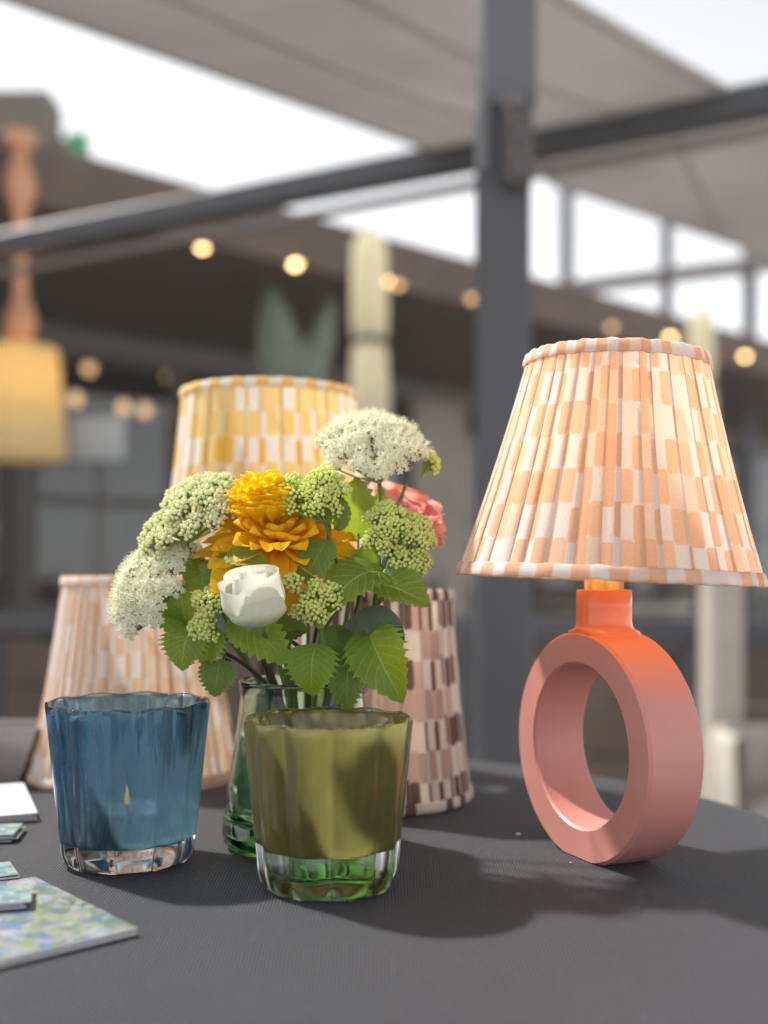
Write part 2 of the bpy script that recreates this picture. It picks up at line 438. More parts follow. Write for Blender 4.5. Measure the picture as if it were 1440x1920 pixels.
M['brass'] = simple('brass', (.75, .50, .18), .25, metal=1.0)
M['pinkclay'] = None
def clay(name, run_glow):
    t = NT(name); v = t.obj(); nz = t.noise(v, 14, 3, .5); fn = t.noise(v, 420, 3, .6)
    mp = t.n('ShaderNodeMapping'); mp.inputs['Scale'].default_value = (30, 30, 900); t.l(v, mp.inputs[0])
    wh = t.noise(mp.outputs[0], 1, 2, .5); bl = t.noise(v, 60, 4, .6)
    c = t.mix(t.maprange(nz.outputs[0], .3, .7), (.53, .215, .18), (.59, .255, .215))
    c = t.mix(t.maprange(wh.outputs[0], .5, .8, 0, .14), c, (.65, .35, .29))
    c = t.mix(t.maprange(bl.outputs[0], .58, .75, 0, .25), c, (.62, .32, .26))
    if run_glow:   # orange glaze plus the bulb's glow on the rim top, painted in by height
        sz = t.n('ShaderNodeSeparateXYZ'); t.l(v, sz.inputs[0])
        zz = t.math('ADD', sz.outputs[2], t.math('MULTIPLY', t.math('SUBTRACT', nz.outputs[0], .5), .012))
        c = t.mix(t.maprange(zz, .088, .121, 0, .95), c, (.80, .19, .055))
    p = t.pr(Base_Color=c, Roughness=t.maprange(bl.outputs[0], .3, .7, .42, .58), Coat_Weight=.12, Coat_Roughness=.4)
    t.l(t.bump(t.math('ADD', fn.outputs[0], t.math('MULTIPLY', wh.outputs[0], .6)), .12, .0004), p.inputs['Normal'])
    return t.done(p.outputs[0])
M['pinkclay'] = clay('matt_pink_glaze', False); M['pink_run_glow'] = clay('pink_glaze_orange_run_and_glow', True)
M['orange_glaze'] = simple('glossy_orange_glaze', (.74, .155, .045), .34, var=.08, scale=25, coat=.3)
M['fab_peach'] = brush_fabric('peach_brush_check_linen', 1, 1, (.86, .82, .80), [((.82, .49, .29), (.85, .59, .39))], trans=.42, off=(.86, .71, .58), poff=.38)
M['fab_pale'] = brush_fabric('pale_peach_brush_check_linen', 1, 1, (.86, .82, .80), [((.82, .56, .37), (.85, .64, .47))], trans=.40, off=(.84, .70, .58), poff=.35)
M['fab_yellow'] = brush_fabric('yellow_brush_check_linen', 1, 1, (.89, .86, .80), [((.91, .60, .13), (.91, .66, .20)), ((.91, .68, .24), (.90, .62, .18)), ((.92, .50, .002), (.92, .57, .004))], trans=.36, off=(.90, .74, .36), poff=.32)
M['fab_maroon'] = brush_fabric('maroon_brush_check_linen', 1, 1, (.79, .72, .65), [((.060, .013, .012), (.085, .018, .016)), ((.46, .30, .27), (.58, .41, .35))], trans=.28, off=(.62, .45, .40), poff=.30)
M['wax'] = simple('white_wax', (.85, .82, .74), .5, var=.03)
M['alu'] = simple('aluminium', (.75, .75, .75), .3, metal=1.0)
M['flame'] = emit('candle_flame', (1, .30, .05), .8)
M['bulb'] = emit('warm_bulb', (1, .52, .18), 3.2)
M['pendant_lit'] = emit('pendant_bulb_glow', (1, .72, .36), 8)
M['spot'] = emit('warm_downlight', (1, .62, .26), 4.5)
M['bulb_inside'] = emit('cafe_bulb', (1, .58, .26), 2.0)
M['spot_dim'] = emit('dim_warm_lamp', (1, .56, .25), 1.0)
M['clear'] = glass_mat('clear_glass', (.985, .995, .985))
M['greenglass'] = glass_mat('green_glass', (.86, .99, .88), density=26, vcol=(.30, .74, .20))
M['water'] = glass_mat('water', (.95, 1, .95), ior=1.33)
M['blue_lining'] = lining_mat('blue_lining', (.022, .075, .14), (.38, .50, .56), (.17, .34, .47), .26, 1.0, (.010, .075, .72))
M['olive_lining'] = lining_mat('olive_lining', (.205, .19, .055), (.28, .26, .095), (.46, .43, .12), .08, .6, (.05, .085, .12))
M['leaf'] = leaf_mat('viburnum_leaf', (.095, .19, .012), (.155, .27, .02), (.50, .70, .035))
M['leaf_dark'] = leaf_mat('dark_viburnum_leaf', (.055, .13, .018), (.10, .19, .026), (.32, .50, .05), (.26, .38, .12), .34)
M['leaf_bright'] = leaf_mat('young_viburnum_leaf', (.10, .19, .015), (.15, .26, .02), (.46, .62, .03), (.42, .52, .14), .5)
M['strap'] = simple('grey_green_strap_leaf', (.085, .125, .085), .5, var=.15, scale=60)
M['stem_green'] = simple('green_stem', (.10, .17, .035), .5, var=.2, scale=80)
M['stalk'] = simple('pale_green_stalk', (.26, .38, .08), .5, var=.2, scale=80)
M['stem_brown'] = simple('brown_twig', (.045, .03, .022), .6, var=.3, scale=120)
M['bud_green'] = island_mat('lime_green_bud', (.70, .77, .20), (.84, .89, .40), .4, .45)
M['bud_cream'] = island_mat('cream_green_bud', (.76, .80, .44), (.88, .88, .62), .4, .5)
M['floret'] = island_mat('cream_white_floret', (.84, .84, .62), (.90, .90, .76), .4, .6)
M['yellow'] = petal_mat('golden_yellow_petal', (.92, .47, .008), (.95, .62, .014), .52, .5, .13, .05)
M['yellow2'] = petal_mat('bright_yellow_petal', (.96, .64, .008), (.97, .74, .014), .6, .5, .1, .04)
M['rose'] = petal_mat('white_rose_petal', (.66, .70, .48), (.76, .76, .68), .35, .55, .10, .05)
M['pink'] = petal_mat('coral_pink_petal', (.90, .40, .31), (.92, .54, .46), .55, .55, .08, .02)
M['card_white'] = simple('white_card', (.60, .60, .64), .6, var=.03)
M['card_edge'] = simple('card_edge', (.56, .55, .57), .6, var=.1, scale=300)
M['art'] = art_mat('painted_flowers_print', [(.02, .04, .09), (.07, .14, .27), (.08, .12, .08), (.17, .21, .09), (.24, .23, .29), (.05, .09, .08)], 75)
M['art2'] = art_mat('blue_green_print', [(.05, .11, .15), (.12, .22, .27), (.20, .26, .17), (.34, .40, .39)], 90)
M['holder'] = simple('smoky_brown_acrylic', (.27, .245, .235), .3, var=.1, coat=.5)

# ------------------------------------------------------------------ ground, building, terrace
GZ = -0.75
mb = MB(); mb.grid(lambda i, j: (Vector((-60+120*i/12, -60+120*j/12, GZ-.02)), (i, j)), 13, 13)
structure('ground', mb, M['joint'])
pav = thing('terrace_paving', 'grey stone slabs of the terrace floor around the table', 'paving', (0, 3, GZ-.02))
slab = MB(); slab.box((0, 0, .01), (.592, .592, .02), bevel=.004)
slab_me = slab.mesh('paving_slab', M['paving'])
for i in range(-6, 10):
    for j in range(-3, 12):
        o = bpy.data.objects.new('paving_slab', slab_me); C.objects.link(o); o.parent = pav
        o.location = (i*.6, j*.6-1, random.uniform(-.001, .001))
        o.rotation_euler.z = random.choice([0, PI/2, PI])
pav['kind'] = 'structure'
del pav['category']; del pav['label']
pav.name = 'pavement'

# cafe building: fascia line runs away to the right
FO = Vector((-1.39, 5.0, 0)); FE = Vector((.751, .660, 0)); FN = Vector((-.66, .751, 0))   # FN points into the building
AX = Matrix((FE, FN, Vector((0, 0, 1)))).transposed()
def fp(s, d, z): return FO+FE*s+FN*d+Vector((0, 0, z))
ZS = 1.72
bl = thing('cafe_building', 'low brown cafe building with a deep soffit and dark glazed front', 'building', fp(2, 2, GZ))
mb = MB(); mb.box(fp(2.5, 2.0, ZS+.06), (17, 4.4, .12), AX); mb.build('roof', M['soffit'], bl)
mb = MB(); mb.box(fp(2.5, -.235, ZS+.115), (17, .06, .27), AX, bevel=.01); mb.build('fascia', M['wall_brown'], bl)
WD = 1.9
mb = MB(); mb.box(fp(2.5, WD, ZS-.07), (17, .12, .14), AX, bevel=.008); mb.build('header_beam', M['header'], bl)
mb = MB(); mb.box(fp(2.5, WD, GZ+.15), (17, .14, .30), AX); mb.build('plinth', M['wall_brown'], bl)
piers = [(.5, .12), (4.07, .62), (7.6, .4), (-3.1, .5)]
for s_, w_ in piers:
    mb = MB(); mb.box(fp(s_, WD, (GZ+.3+ZS-.14)/2), (w_, .20, ZS-.14-GZ-.3), AX, bevel=.01)
    mb.build('pier', M['pier'] if w_ > .3 else M['frame_dark'], bl)
edges = [-5.8, -3.35, -2.85, .44, .56, 3.76, 4.38, 7.4, 7.8, 10.9]
for k in range(0, len(edges)-1, 2):
    a, b = (edges[k], edges[k+1])
    n = max(1, round((b-a)/1.15)); wv = (b-a)/n
    for q in range(n):
        cx = a+wv*(q+.5)
        fr = MB()
        z0, z1 = GZ+.3, ZS-.14
        for zz in (z0+.03, z1-.03, .62): fr.box(fp(cx, WD, zz), (wv-.122, .07, .06), AX)
        for ss in (-1, 1): fr.box(fp(cx+ss*(wv/2-.03), WD, (z0+z1)/2), (.06, .075, z1-z0-.004), AX)
        fo = fr.build('window_frame', M['frame_dark'], bl)
        pn = MB(); pn.box(fp(cx, WD, (z0+.06+.59)/2), (wv-.125, .012, .59-z0-.06), AX); pn.build('pane', M['pane'], fo)
        pn = MB(); pn.box(fp(cx, WD, (.65+z1-.06)/2), (wv-.125, .012, z1-.06-.65), AX); pn.build('pane', M['pane'], fo)
mb = MB()
mb.box(fp(2.5, WD+3.2, .6), (17, .1, 2.75), AX)
mb.box(fp(-5.95, WD+1.6, .6), (.1, 3.1, 2.75), AX); mb.box(fp(10.95, WD+1.6, .6), (.1, 3.1, 2.75), AX)
mb.build('inner_wall', M['inside'], bl)
mb = MB(); mb.box(fp(2.5, WD+1.62, GZ+.02), (16.7, 3.0, .04), AX); mb.build('inner_floor', M['wood_dark'], bl)
# taller stepped block behind, at the far left
tb = thing('tall_block', 'tall stepped olive brown block rising behind the cafe roof', 'building', at(0, 1075, 9.5)*1.0)
p1 = at(92, 165, 9.0); p2 = at(150, 255, 9.0)
mb = MB(); mb.box((p1.x-2.0, 9.2, (p1.z+GZ)/2), (4.0, .4, p1.z-GZ), bevel=.02); mb.build('tower', M['wall_tall'], tb)
mb = MB(); mb.box((p2.x-.3, 9.2, (p2.z+GZ)/2), (.58, .35, p2.z-GZ), bevel=.02); mb.build('lower_step', M['wall_brown'], tb)
g0 = at(150, 290, 8.95)
mb = MB(); mb.box((g0.x-.02, 8.98, g0.z), (.16, .12, .36), bevel=.01)
orig(g0, mb, 'wall_sign', 'small green sign on the corner of the stepped block', 'sign', M['green_sign'])

# downlights in the soffit
def downlight(px, py):
    Y = (ZS-H)*FPX/(HZ-py); p = at(px, py, Y); p.z = ZS
    return p
spots = [(380, 457), (553, 490), (722, 523), (746, 529), (1147, 608), (1257, 628), (1397, 664), (885, 555)]
names = ['first downlight from the left in the brown soffit', 'second downlight from the left in the brown soffit',
         'bright downlight beside the furled cream parasol', 'fainter downlight touching the bright one beside the parasol',
         'dim downlight right of the dark post above the lampshade', 'bright downlight just above the ring lamp shade',
         'bright downlight at the right edge above the ring lamp shade', 'dim downlight hard against the dark post']
dl = None
def mk_dl():
    t = thing('downlight', 'x', 'ceiling light', (0, 0, 0))
    m = MB(); m.lathe([(.036, -.008), (.050, -.008), (.052, 0), (.030, 0), (.030, -.004), (.036, -.008)], 20); m.build('trim_ring', M['steel_light'], t)
    m = MB(); m.lathe([(.0001, -.030), (.012, -.027), (.022, -.016), (.026, -.004), (.029, -.003)], 20); m.build('lens', M['spot'], t)
    return t
for k, (px, py) in enumerate(spots):
    if dl is None: o = dl = mk_dl()
    else: o = copy_tree(dl)
    o.location = downlight(px, py); o.location.z -= .004
    o['label'] = names[k]; o['group'] = 'warm downlights in the cafe soffit'
    if k in (3, 4, 7):
        for ch in o.children:
            if ch.name.startswith('lens'):
                ch.data = ch.data.copy(); ch.data.materials.clear(); ch.data.materials.append(M['spot_dim'])
# interior pendant bulbs seen through the glass
pb = None
inn = [(167, 690, 7.45, 'round pendant bulb inside the cafe right of the cream pendant shade'), (142, 748, 7.35, 'pendant bulb showing beside the cream pendant shade edge'),
       (232, 764, 7.6, 'left one of the two touching pendant bulbs above the blue sign'), (272, 769, 7.75, 'right one of the two touching pendant bulbs above the blue sign'),
       (318, 705, 7.75, 'faint pendant bulb inside the cafe left of the yellow shade')]
for k, (px, py, Yb, lb) in enumerate(inn):
    p = at(px, py, Yb)
    if pb is None:
        o = pb = thing('pendant_bulb', lb, 'pendant light', p)
        m = MB(); m.lathe([(.0005, -.045), (.025, -.038), (.042, -.012), (.038, .015), (.018, .04), (.0005, .043)], 16, c=p); m.build('globe', M['bulb_inside'], o)
        m = MB(); m.tube([p+Vector((0, 0, .04)), p+Vector((0, 0, ZS-p.z))], .004, 6); m.build('cord', M['frame_dark'], o)
    else:
        o = copy_tree(pb); o.location = p
    o['label'] = lb; o['group'] = 'pendant bulbs inside the cafe'

# pergola: main beam, post, canopies
def bpt(px, py, zz):      # a pixel on a horizontal plane at height zz
    return at(px, py, (zz-H)*FPX/(HZ-py))
ZB = 1.31
b0 = bpt(-260, 511, ZB); b1 = bpt(1700, 137, ZB)
pg = thing('pergola', 'dark grey steel pergola with a square post and sloping grey canvas roof panels', 'pergola', (.322, 2.99, GZ))
def beam(mb_, a, b, w_, h_, bevel=.006):
    d = (b-a); L = d.length; d.normalize(); s_ = Vector((0, 0, 1)).cross(d).normalized(); u = d.cross(s_)
    mb_.box((a+b)/2, (L, w_, h_), Matrix((d, s_, u)).transposed(), bevel=bevel)
mb = MB(); beam(mb, b0, b1, .07, .075); mb.build('beam', M['steel_grey'], pg)
bd = (b1-b0).normalized(); bs = Vector((0, 0, 1)).cross(bd)
PA = Matrix((bd, bs, Vector((0, 0, 1)))).transposed()
PY = 1.88; pc = at(942, 285, PY); pw = sp(97, PY)
mb = MB(); zk = at(0, 215, PY).z; mb.box((pc.x, pc.y, (GZ+zk)/2), (pw, .07, zk-GZ), bevel=.004); mb.build('post', M['steel_grey'], pg)
mb = MB(); mb.box((pc.x+sp(9, PY), pc.y, (zk+.002+1.9)/2), (sp(103, PY), .07, 1.9-zk-.002), bevel=.004); mb.build('upper_post', M['steel_light'], pg)
zq = at(0, 285, PY).z
mb = MB(); mb.box((pc.x+sp(22, PY), pc.y-.055, zq), (sp(52, PY), .036, sp(165, PY)), bevel=.005)
mb.build('bracket', M['frame_dark'], pg)
for dz in (-60, 0, 60):
    m = MB(); m.tube([(pc.x+sp(22, PY), pc.y-.072, zq+sp(dz, PY)), (pc.x+sp(22, PY), pc.y-.082, zq+sp(dz, PY))], .009, 10); m.build('bolt', M['steel_light'], pg)
mb = MB(); mb.box((pc.x-sp(40, PY), pc.y-.045, at(0, 265, PY).z), (sp(20, PY), .018, sp(150, PY)), bevel=.003); mb.build('side_plate', M['steel_light'], pg)
def panel(corners, th, name):
    m = MB(); n = 14
    def fn(i, j):
        u, v = i/n, j/n
        p = corners[0]*(1-u)*(1-v)+corners[1]*u*(1-v)+corners[2]*u*v+corners[3]*(1-u)*v
        p = p.copy(); p.z += -.03*math.sin(PI*u)*math.sin(PI*v)+.006*math.sin(u*17)*math.sin(v*5)
        return p, (u, v)
    m.grid(fn, n+1, n+1)
    k = len(m.v)
    def fn2(i, j):
        p, u = fn(i, j); p.z += th; return p, u
    m.grid(fn2, n+1, n+1, flip=True)
    o = m.build(name, M['canvas'], pg)
    hem = MB()
    for a, b in ((0, 1), (2, 3), (1, 2), (3, 0)):
        hem.tube([corners[a]+(corners[b]-corners[a])*t/6+Vector((0, 0, th/2)) for t in range(7)], .012, 6)
    hem.build('hem', M['canvas'], o)
    for q in (.34, .67):
        sm_ = MB(); pts = []
        for t in range(13):
            u, v = q, t/12
            p = corners[0]*(1-u)*(1-v)+corners[1]*u*(1-v)+corners[2]*u*v+corners[3]*(1-u)*v
            p.z += -.03*math.sin(PI*u)*math.sin(PI*v)-.002; pts.append(p)
        sm_.tube(pts, .006, 6); sm_.build('seam', M['canvas'], o)
    return o
zc = 1.335
dL = (bpt(0, -5, zc)-bpt(830, 288, zc)); dR = (bpt(1050, -2, zc)-bpt(1370, 180, zc))
A0 = bpt(832, 290, zc); B0 = bpt(1372, 182, zc)
panel([A0, B0, B0+dR*1.5, A0+dL*1.25], .012, 'canopy')
E0 = bpt(1035, 345, zc); E1 = bpt(1470, 480, zc)
panel([bpt(1025, 282, zc), bpt(1800, 135, zc), bpt(1800, 600, zc), bpt(1030, 342, zc)], .012, 'canopy')
mb = MB(); beam(mb, bpt(-260, 560, ZB-.085), bpt(1700, 197, ZB-.085), .03, .022, .003); mb.build('thin_rail', M['header'], pg)
# second pergola further off on the right
sg = thing('far_pergola', 'thin dark steel frame of a further pergola on the right', 'pergola', at(1250, 1075, 11))
q0 = at(960, 553, 11.4); q1 = at(1560, 448, 10.0); q1.z = q0.z
mb = MB(); beam(mb, q0, q1, .12, .13); mb.build('beam', M['header'], sg)
for px, wpx, Y in ((1066, 26, 11.2), (1256, 22, 10.75), (1414, 24, 10.35)):
    p = at(px, 300, Y); m = MB(); m.box((p.x, Y+.13, (GZ+4.4)/2), (sp(wpx, Y), .10, 4.4-GZ), bevel=.008); m.build('post', M['steel_light'], sg)
q2 = at(960, 345, 11.4); q3 = at(1560, 255, 10.0); q3.z = q2.z = 4.34
mb = MB(); beam(mb, q2, q3, .12, .12); mb.build('top_beam', M['header'], sg)
# furled cream parasols
def parasol(px, py, Y, label):
    zt = at(px, py, Y).z; x = at(px, 0, Y).x
    t = thing('furled_parasol', label, 'parasol', (x, Y, GZ), 'furled cream parasols')
    def mod(a, j): return 1+.13*math.sin(7*a+j*.35)+.05*math.sin(3*a)
    m = MB(); m.lathe([(.004, zt), (.045, zt-.012), (.064, zt-.05), (.070, zt-.34), (.068, zt-.43), (.05, zt-.455), (.068, zt-.49), (.078, zt-.7), (.085, zt-.92), (.03, zt-.92)], 56, c=(x, Y, 0), mod=mod); m.build('canopy', M['cream_canvas'], t)
    m = MB(); m.lathe([(.060, zt-.475), (.064, zt-.475), (.064, zt-.437), (.060, zt-.437), (.060, zt-.475)], 28, c=(x, Y, 0)); m.build('strap', M['frame_dark'], t)
    m = MB(); m.tube([(x, Y, GZ+.06), (x, Y, zt-.88)], .02, 12); m.build('pole', M['steel_light'], t); m = MB(); m.tube([(x, Y, zt-.01), (x, Y, zt+.03)], .012, 8); m.build('finial', M['steel_light'], t)
    m = MB(); m.lathe([(.0001, GZ), (.26, GZ), (.26, GZ+.03), (.24, GZ+.06), (.05, GZ+.07), (.0001, GZ+.07)], 32, c=(x, Y, 0)); m.build('base', M['steel_grey'], t)
parasol(692, 436, 4.6, 'furled cream parasol with a dark strap standing left of the post')
parasol(1316, 580, 6.6, 'smaller farther furled cream parasol above the ring lamp shade')
# copper pendant with cream shade at the far left
pY = 4.45; pp = at(38, 655, pY)
cpn = thing('pendant_lamp', 'cream drum pendant shade hanging on a knobbly copper rod', 'pendant light', at(38, 250, pY))
prof = []
for k in range(61):
    z = k/60; zz = pp.z+z*(at(0, 250, pY).z-pp.z)
    r = .030+.034*max(0, math.sin(z*PI*3.2+.3))**2+(.03 if z > .93 else 0)
    prof.append((r, zz))
mb = MB(); mb.lathe(prof, 20, c=(pp.x, pY, 0)); mb.build('rod', M['copper'], cpn)
mb = MB(); mb.lathe([(.165, pp.z), (.195, at(0, 858, pY).z)], 48, c=(at(32, 0, pY).x, pY, 0)); mb.lathe([(.162, pp.z), (.192, at(0, 858, pY).z)], 48, c=(at(32, 0, pY).x, pY, 0)); mb.build('lamp_shade', M['cream_shade'], cpn)
zb_ = at(0, 720, pY).z
mb = MB(); mb.lathe([(.0005, zb_-.05), (.03, zb_-.04), (.042, zb_), (.025, zb_+.05), (.015, zb_+.08)], 16, c=(at(32, 0, pY).x, pY, 0)); mb.build('bulb', M['pendant_lit'], cpn)
# pale blue sign on a stand
sY = 4.7; p = at(183, 822, sY)
sgn = thing('sign_board', 'pale blue grey sign board on a thin stand by the cafe', 'sign', (p.x, sY, GZ))
mb = MB(); mb.box(p, (sp(100, sY), .03, sp(82, sY)), bevel=.006); mb.build('board', M['bluegrey'], sgn)
mb = MB(); mb.tube([(p.x, sY+.03, GZ+.02), (p.x, sY+.03, p.z)], .012, 8); mb.lathe([(.0001, GZ), (.13, GZ), (.13, GZ+.02), (.0001, GZ+.025)], 24, c=(p.x, sY+.03, 0)); mb.build('stand', M['frame_dark'], sgn)
# railing along the terrace
ry = 3.5
rl = thing('railing', 'low dark grey terrace railing behind the table', 'railing', (0, ry, GZ))
r0 = at(-300, 1158, 4.0); r1 = at(1800, 1215, 3.1); r1.z = r0.z-.02
mb = MB(); beam(mb, r0, r1, .06, .085); mb.build('top_rail', M['steel_grey'], rl)
for t_ in (0.02, .17, .36, .62, .80, .97):
    p = r0.lerp(r1, t_); m = MB(); m.box((p.x, p.y, (GZ+p.z-.05)/2), (.05, .05, p.z-.05-GZ), bevel=.004); m.build('post', M['steel_grey'], rl)
rt_ = (0.02, .17, .36, .62, .80, .97)
for a_, b_ in zip(rt_[:-1], rt_[1:]):
    pa, pb_ = r0.lerp(r1, a_+.012), r0.lerp(r1, b_-.012)
    for q in range(3):
        z0_ = GZ+.19+q*(r0.z-.06-GZ-.19)/3; z1_ = z0_+(r0.z-.06-GZ-.19)/3-.012
        m = MB(); beam(m, Vector((pa.x, pa.y, (z0_+z1_)/2)), Vector((pb_.x, pb_.y, (z0_+z1_)/2)), .018, z1_-z0_, .003); m.build('board', M['wall_brown'], rl)
mb = MB(); beam(mb, Vector((r0.x, r0.y, GZ+.14)), Vector((r1.x, r1.y, GZ+.14)), .04, .05); mb.build('bottom_rail', M['steel_grey'], rl)
# bistro chairs and tables on the terrace behind the railing
def bistro_chair():
    t = thing('bistro_chair', 'x', 'chair', (0, 0, 0))
    m = MB(); m.box((0, 0, .45), (.40, .40, .025), bevel=.008); m.build('seat', M['wood_dark'], t)
    for dx in (-.18, .18):
        m = MB(); m.tube([(dx, -.18, 0), (dx, -.17, .44)], .013, 8); m.build('leg', M['frame_dark'], t)
        m = MB(); m.tube([(dx, .20, 0), (dx, .18, .45), (dx, .23, .92)], .013, 8); m.build('leg', M['frame_dark'], t)
    for zz in (.62, .72, .82):
        m = MB(); m.box((0, .205+(zz-.62)*.1, zz), (.35, .018, .06), bevel=.004); m.build('slat', M['wood_dark'], t)
    return t
bc0 = None
for px, Y, rz, lb in [(60, 5.0, 2.6, 'dark slatted bistro chair below the cream pendant shade'), (285, 5.4, -.5, 'dark slatted bistro chair left of the yellow shade'),
                      (800, 5.6, .4, 'dark slatted bistro chair by the taupe pier of the cafe'), (1075, 5.2, 2.9, 'dark slatted bistro chair seen through the pink ring'), (1260, 5.7, -.6, 'dark slatted bistro chair behind the right side of the ring lamp')]:
    o = bc0 = bistro_chair() if bc0 is None else bc0
    if lb.startswith('dark slatted bistro chair below'): o = bc0
    else: o = copy_tree(bc0)
    o.location = (at(px, 0, Y).x, Y, GZ); o.rotation_euler.z = rz; o['label'] = lb; o['group'] = 'bistro chairs on the terrace'
bt0 = None
for px, Y, lb in [(170, 5.2, 'round bistro table between the chairs at the left'), (1170, 5.5, 'round bistro table between the chairs behind the ring lamp')]:
    if bt0 is None:
        o = bt0 = thing('bistro_table', lb, 'table', (0, 0, 0))
        m = MB(); m.lathe([(.0001, .72), (.33, .72), (.34, .73), (.33, .745), (.0001, .745)], 36); m.build('tabletop', M['pier'], o)
        m = MB(); m.tube([(0, 0, .02), (0, 0, .72)], .025, 10); m.build('pedestal', M['frame_dark'], o)
        m = MB(); m.lathe([(.0001, 0), (.2, 0), (.2, .012), (.05, .03), (.0001, .03)], 28); m.build('foot', M['frame_dark'], o)
    else: o = copy_tree(bt0)
    o.location = (at(px, 0, Y).x, Y, GZ); o['label'] = lb; o['group'] = 'bistro tables on the terrace'
# planter with broad grey-green leaves beyond
plY = 6.0; pl0 = at(560, 1075, plY); pl0.z = GZ
plt = thing('potted_plant', 'potted plant with broad grey green leaves by the cafe front', 'plant', pl0)
mb = MB(); mb.lathe([(.0001, GZ), (.2, GZ), (.26, GZ+.45), (.27, GZ+.47), (.24, GZ+.47), (.22, GZ+.42), (.0001, GZ+.40)], 28, c=(pl0.x, plY, 0)); mb.build('pot', M['header'], plt)
mb = MB(); mb.tube([(pl0.x, plY, GZ+.4), (pl0.x+.02, plY, .2), (pl0.x-.02, plY, .9)], [.035, .03, .02], 8); mb.build('trunk', M['wood_dark'], plt)
for k, (tx, ty, wl) in enumerate([(505, 535, .12), (575, 640, .10), (620, 560, .08), (540, 690, .10), (600, 720, .08), (520, 610, .09)]):
    tip = at(tx, ty, plY-.15+.05*k); bs_ = Vector((pl0.x-.02, plY, .85 if k < 3 else .6)); dd = tip-bs_
    sd_ = dd.cross(Vector((0, -1, 0))).normalized(); m = MB()
    def fn(i, j):
        t_ = j/10; s_ = i/4*2-1; wv = wl*(math.sin(PI*min(1, t_*.95+.02))**.7)
        return bs_+dd*t_+sd_*s_*wv+Vector((0, -.06*math.sin(PI*t_)+.03*abs(s_), 0)), (i/4, t_)
    m.grid(fn, 5, 11); m.build('leaf', M['greyleaf'], plt)
# beige lounge chair on the right
def chair():
    Y = 2.75; c0 = at(1455, 1490, Y); x = c0.x
    t = thing('tub_chair', 'beige tub chair at the right edge beyond the table', 'chair', (x, Y, GZ))
    zt = at(0, 1372, Y).z
    m = MB()
    n = 24; prof_in = .16; 
    def fn(i, j):
        a = -PI*.15+PI*1.3*i/n
        rr = [(.15, GZ+.30), (.155, zt-.02), (.165, zt), (.185, zt+.0), (.195, zt-.02), (.17, GZ+.12), (.12, GZ+.10)][j]
        return Vector((x+.04+rr[0]*math.cos(a+PI*.0), Y+rr[0]*math.sin(a+PI)*-1, rr[1])), (i/n, j/6)
    m.grid(fn, n+1, 7); m.build('backrest', M['beige'], t)
    m = MB(); m.lathe([(.0001, GZ+.12), (.15, GZ+.12), (.155, GZ+.30), (.13, GZ+.34), (.0001, GZ+.35)], 28, c=(x+.04, Y, 0)); m.build('seat', M['beige'], t)
    for dx, dy in ((-.09, -.09), (.17, -.09), (-.09, .09), (.17, .09)):
        m = MB(); m.tube([(x+dx, Y+dy, GZ), (x+dx, Y+dy, GZ+.13)], .012, 8); m.build('leg', M['wood_dark'], t)
chair()
# taupe upright heater column behind the ring lamp
hY = 2.95; hx = at(1352, 0, hY).x
ht = thing('terrace_column', 'taupe upright column standing behind the railing right of the ring lamp', 'column', (hx, hY, GZ))
zt = at(0, 1080, hY).z
mb = MB(); mb.box((hx, hY, (GZ+zt)/2), (sp(62, hY), .12, zt-GZ), bevel=.012); mb.build('shaft', M['pier'], ht)
mb = MB(); mb.box((hx, hY, zt+.016), (sp(74, hY), .145, .03), bevel=.006); mb.build('cap', M['pier'], ht)

hz_t = NT('thin_haze'); hv = hz_t.n('ShaderNodeVolumePrincipled'); hv.inputs['Color'].default_value = (.96, .93, .89, 1); hv.inputs['Density'].default_value = .0038
hv.inputs['Anisotropy'].default_value = .2
hz_t.l(hv.outputs[0], hz_t.out.inputs['Volume'])
mb = MB(); mb.box((0, 8, 1.7), (90, 44, 7.4)); hzo = mb.build('haze', hz_t.m); hzo['kind'] = 'stuff'

# ------------------------------------------------------------------ table
TC = Vector((-.1, .6, 0)); TR = .365
tbl = thing('round_table', 'round table hidden under the black tablecloth', 'table', (TC.x, TC.y, GZ))
mb = MB(); mb.lathe([(.0001, -.024), (TR-.006, -.024), (TR-.004, -.014), (TR-.006, -.004), (.0001, -.004)], 64, c=TC); mb.build('tabletop', M['wood_dark'], tbl)
mb = MB(); mb.lathe([(.035, GZ+.03), (.035, -.0245)], 20, c=TC); mb.build('pedestal', M['steel_grey'], tbl)
mb = MB(); mb.lathe([(.0001, GZ), (.2, GZ), (.2, GZ+.01), (.06, GZ+.03), (.0001, GZ+.03)], 36, c=TC); mb.build('foot', M['steel_grey'], tbl)
mb = MB(); seg = 240
rings = [0.0001] + [TR*k/26 for k in range(1, 26)] + [TR-.003]
def clothpt(i, j):
    a = 2*PI*i/seg
    if j < len(rings):
        r = rings[j]; z = .0006*mnoise.noise(Vector((r*math.cos(a)*14, r*math.sin(a)*14, 3))) if r < TR-.02 else 0
        z = z-.0006
        if r > TR-.012: z -= .0012
    else:
        k = j-len(rings); d = [.003, .010, .02, .04, .07, .11, .16, .22, .29, .37, .45][k]
        fold = min(1, d/.2)*(.016*math.sin(17*a+.7*math.sin(3*a))+.010*math.sin(29*a+2))
        r = TR+.0035*min(1, (k+1)/2)+fold+.05*d; z = -d-.001
    return Vector((TC.x+r*math.cos(a), TC.y+r*math.sin(a), z)), (i/seg, j/40)
mb.grid(clothpt, seg, len(rings)+11, cu=True)
tcl = orig((TC.x, TC.y, 0), mb, 'tablecloth', 'black ribbed cloth covering the round table', 'tablecloth', M['cloth'])
